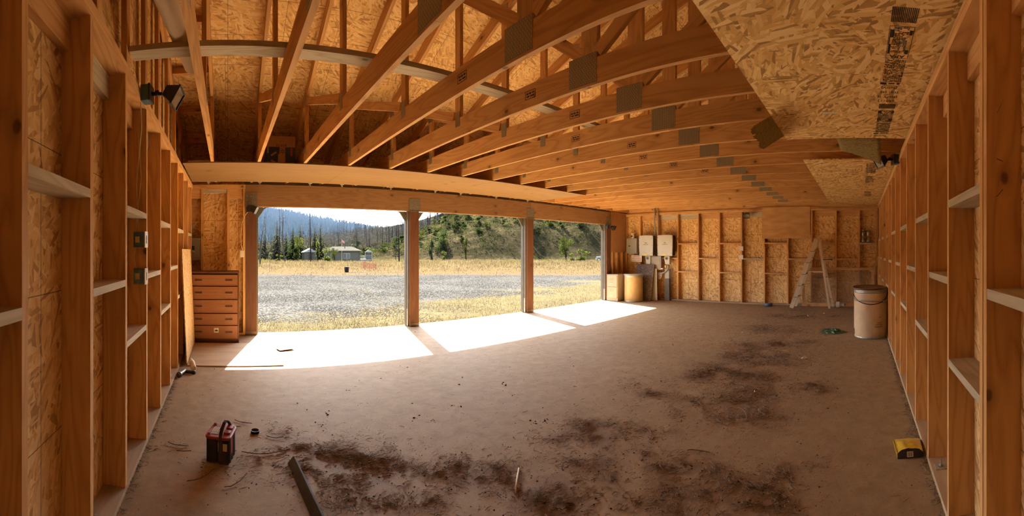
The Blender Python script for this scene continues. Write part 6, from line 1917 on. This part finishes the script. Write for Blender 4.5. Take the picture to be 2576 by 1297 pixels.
# ---- house, shed, porch, flag
hc = gpt(D(862), 96)
ang = -math.radians(D(862)) - .12
t = thing('house', 'low grey green house with pale hip roof beyond the meadow', 'house', tuple(hc + Vector((0, 0, .0))), ang)
HW, HD, HZ = 4.0, 3.0, 2.55
b_ = MB(); b_.box(-HW, HW, -HD, HD, 0, HZ); b_.build('wall', 'stucco', t, local=True)
b_ = MB()
e = [(-HW - .45, -HD - .45, HZ), (HW + .45, -HD - .45, HZ), (HW + .45, HD + .45, HZ), (-HW - .45, HD + .45, HZ)]
rdg = [(-HW + 1.6, 0, HZ + 1.0), (HW - 1.9, 0, HZ + 1.0)]
b_.face([e[0], e[1], rdg[1], rdg[0]]); b_.face([e[2], e[3], rdg[0], rdg[1]]); b_.face([e[1], e[2], rdg[1]]); b_.face([e[3], e[0], rdg[0]]); b_.face(list(reversed(e)))
b_.build('roof', 'shingle', t, local=True)
b_ = MB(); b_.box(-HW - .47, HW + .47, -HD - .49, -HD - .455, HZ - .14, HZ + .04); b_.box(HW + .455, HW + .49, -HD - .47, HD + .47, HZ - .14, HZ + .04); b_.build('fascia', 'stucco', t, local=True)
b_ = MB(); b_.cyl((.6, -.8, HZ + .5), (.6, -.8, HZ + 1.15), .1, None, 8); b_.build('vent_pipe', 'stucco', t, local=True)
for x0 in (.55, 1.35, -2.4):
    b_ = MB(); b_.box(x0, x0 + .72, -HD - .05, -HD - .005, .75, 2.0); wf = b_.build('window', 'paint_white', t, local=True)
    b_ = MB(); b_.box(x0 + .09, x0 + .63, -HD - .06, -HD - .051, .84, 1.91); b_.build('pane', 'pane', wf, local=True)
    b_ = MB(); b_.box(x0 + .335, x0 + .385, -HD - .07, -HD - .061, .80, 1.95); b_.build('mullion', 'paint_white', wf, local=True)
pc = gpt(D(918), 97)
t = thing('porch', 'white railed porch with gabled roof at the right end of the house', 'porch', tuple(pc), -math.radians(D(918)))
for x in (-1.7, 0.0, 1.6):
    b_ = MB(); b_.box(x, x + .14, -1.1, -.96, 0, 2.2); b_.build('post', 'paint_white', t, local=True)
for z in (.75, 1.05, 1.4):
    b_ = MB(); b_.box(-1.9, 1.74, -1.08, -1.0, z, z + .1); b_.build('rail', 'paint_white', t, local=True)
b_ = MB(); b_.prism([(-.1, 2.2), (1.95, 2.2), (.9, 2.85)], lambda a, c: (a, -1.15, c), lambda a, c: (a, 1.6, c)); b_.build('roof', 'paint_white', t, local=True)
b_ = MB(); b_.box(.2, 1.6, -.9, -.85, .1, 2.1); b_.build('door_panel', 'stucco', t, local=True)
b_ = MB(); b_.box(-1.9, 1.75, -1.0, 1.5, 0, .55); b_.build('deck', 'paint_white', t, local=True)
sc_ = gpt(D(778), 101)
t = thing('shed', 'pale roofed shed glimpsed between the conifers left of the house', 'shed', tuple(sc_), -math.radians(D(778)) + .25)
b_ = MB(); b_.box(-1.6, 1.6, -1.3, 1.3, 0, 2.3); b_.build('wall', 'stucco', t, local=True)
b_ = MB(); b_.prism([(-1.8, 2.25), (1.8, 2.25), (0, 3.15)], lambda a, c: (a, -1.5, c), lambda a, c: (a, 1.5, c)); b_.build('roof', 'paint_white', t, local=True)
b_ = MB(); b_.box(-.5, .5, -1.34, -1.305, .0, 1.95); b_.build('door', 'shingle', t, local=True)
fp = gpt(D(860), 90)
t = thing('flagpole', 'thin flagpole with a hanging red and white flag before the house', 'flagpole', tuple(fp))
b_ = MB(); b_.cyl(fp, fp + Vector((0, 0, 5.1)), .035, .02, 8); b_.build('pole', 'steel', t)
for k in range(5):
    b_ = MB()
    d = Vector((math.sin(math.radians(105)), math.cos(math.radians(105)), -.75)).normalized()
    o0 = fp + Vector((.03, 0, 5.0 - k * .11))
    q = [o0, o0 + d * .35 + Vector((0, .04, 0)), o0 + d * .7, o0 + d * .7 - Vector((0, 0, .11)), o0 + d * .35 + Vector((0, .04, -.11)), o0 - Vector((0, 0, .11))]
    b_.face([q[0], q[1], q[4], q[5]]); b_.face([q[1], q[2], q[3], q[4]]); b_.build('flag_stripe', 'red' if k % 2 == 0 else 'paint_white', t)

# ---- pickup nose behind the far post
pc = gpt(D(1522), 98)
t = thing('pickup_truck', 'white pickup truck partly hidden behind the far door post', 'truck', tuple(pc), -math.radians(D(1522)))
b_ = MB()
pr = [(-2.2, .45), (-2.25, .95), (-2.1, 1.12), (-1.0, 1.22), (-.35, 1.85), (1.0, 1.88), (1.25, 1.25), (2.7, 1.22), (2.75, .5), (2.2, .5), (2.05, .85), (1.5, .85), (1.35, .5), (-1.05, .5), (-1.2, .85), (-1.75, .85), (-1.9, .5)]
b_.prism(pr, lambda a, c: (a, -.9, c), lambda a, c: (a, .9, c)); b_.build('body', 'paint_white', t, local=True)
b_ = MB(); b_.prism([(-.82, 1.27), (-.30, 1.76), (.9, 1.78), (1.08, 1.27)], lambda a, c: (a, -.92, c), lambda a, c: (a, -.905, c)); b_.build('side_window', 'pane', t, local=True)
for x in (-1.48, 1.78):
    for y in (-.80, .80):
        b_ = MB(); b_.cyl((x, y - .11, .38), (x, y + .11, .38), .38, None, 18); wh = b_.build('wheel', 'black', t, local=True)
        b_ = MB(); b_.cyl((x, y - .125, .38), (x, y - .112, .38), .21, None, 14); b_.build('hub', 'steel', wh, local=True)
b_ = MB(); b_.box(-2.30, -2.2, -.85, .85, .48, .66); b_.build('bumper', 'steel', t, local=True)

# ---- bucket, orange net, stakes
p = gpt(D(872), 33.5); p.z += .05
t = thing('black_bucket', 'black plastic bucket standing at the edge of the gravel yard', 'bucket', tuple(p))
b_ = MB(); b_.lathe([(0, .0), (.17, .0), (.20, .42), (.215, .42), (.215, .45), (.195, .45), (.165, .03), (0, .03)], p, 18); b_.build('pail', 'black', t, True)
b_ = MB(); b_.tube([p + Vector((-.21, 0, .43)), p + Vector((-.1, -.05, .40)), p + Vector((0, -.2, .36)), p + Vector((.1, -.05, .40)), p + Vector((.21, 0, .43))], .008, 6); b_.build('bail', 'steel', t)
c = gpt(D(930), 40); t = thing('orange_fence', 'sagging orange mesh safety fence strung between stakes in the meadow', 'fence', tuple(c))
dv = Vector((math.cos(math.radians(D(930))), -math.sin(math.radians(D(930))), 0))
for s_, lean_, hgt in ((-.85, .12, 1.0), (.0, .0, .85), (.62, -.03, .8)):
    b_ = MB(); b_.cyl(c + dv * s_, c + dv * (s_ + lean_) + Vector((0, 0, hgt)), .018, None, 6); b_.build('stake', 'twig', t)
b_ = MB()
for i in range(18):
    for j in range(7):
        def q_(a, e):
            f = a / 18.0
            return c + dv * (-.72 + 1.45 * f) + Vector((0, -.03 + .08 * math.sin(f * 9), .10 + (e / 7.0) * (.72 - .30 * f + .06 * math.sin(f * 11)) + .03))
        a0, a1 = q_(i + .12, j + .2), q_(i + .88, j + .2); a2, a3 = q_(i + .88, j + .8), q_(i + .12, j + .8)
        o0, o1, o2, o3 = q_(i, j), q_(i + 1, j), q_(i + 1, j + 1), q_(i, j + 1)
        b_.face([o0, o1, a1, a0]); b_.face([o1, o2, a2, a1]); b_.face([o2, o3, a3, a2]); b_.face([o3, o0, a0, a3])
b_.build('mesh_sheet', 'orange_net', t)
for k, (px, r, hh) in enumerate(((678, 33, 1.15), (813, 38, 1.1), (873, 40, 1.2), (1153, 31, .55), (1228, 44, 1.2))):
    p = gpt(D(px), r)
    b_ = MB(); b_.cyl(p, p + Vector((.02, 0, hh)), .017, .014, 7)
    b_.box(p.x - .02, p.x + .03, p.y - .02, p.y - .014, p.z + hh * .8, p.z + hh * .95)
    tag(b_.build('marker_stake', 'twig'), ['thin marker stake in the meadow nearest the left door post', 'thin marker stake below the two round bushes', 'thin marker stake straight behind the black bucket', 'short marker stake at the gravel edge in the middle opening', 'thin marker stake in the meadow before the second middle post'][k], 'stake')
# white strap of sand by the bucket: low sandy berm
p = gpt(D(905), 33.2)
b_ = MB()
for k in range(24):
    f = k / 24
    a, e = D(878) + f * 8.6, D(878) + (f + 1 / 24) * 8.6
    q0, q1 = gpt(a, 32.9 + .4 * f), gpt(e, 32.9 + .4 * f); q2, q3 = gpt(e, 33.9), gpt(a, 33.9)
    for q in (q0, q1, q2, q3): q.z += .06
    m_ = (q0 + q2) / 2 + Vector((0, 0, .06 + .03 * math.sin(k * 2.1)))
    for u_, v_ in ((q0, q1), (q1, q2), (q2, q3), (q3, q0)): b_.face([u_, v_, m_])
tag(b_.build('sand_berm', 'road'), 'low pale sand berm beside the black bucket', 'berm', None, 'stuff')

# ---- aerial haze over the valley: a real, thin scattering volume
hm = bpy.data.materials.new('valley haze'); hm.use_nodes = True
hn = hm.node_tree; hn.nodes.clear()
vs_ = hn.nodes.new('ShaderNodeVolumeScatter'); vs_.inputs['Color'].default_value = (0.40, 0.62, 1.0, 1); vs_.inputs['Density'].default_value = 0.00006; vs_.inputs['Anisotropy'].default_value = 0.2
ou = hn.nodes.new('ShaderNodeOutputMaterial'); hn.links.new(vs_.outputs[0], ou.inputs['Volume'])
b_ = MB(); b_.box(-900, 1300, 150, 1150, -30, 170)
M['haze'] = hm
tag(b_.build('haze', 'haze'), 'thin blue haze in the valley air', 'haze', None, 'stuff')

for o in list(COL.objects):                                               # tiny joined pieces of one part
    if o.parent is not None and o.name.split('.')[0] in ('foliage', 'branches', 'fine_print', 'printed_bars', 'stamp_frame', 'cooling_fins', 'grade_stamp', 'label_print', 'barcode', 'print_lines', 'ray_print', 'torn_edge', 'mesh_sheet', 'spark_emblem', 'cable_bundle'):
        o['kind'] = 'stuff'
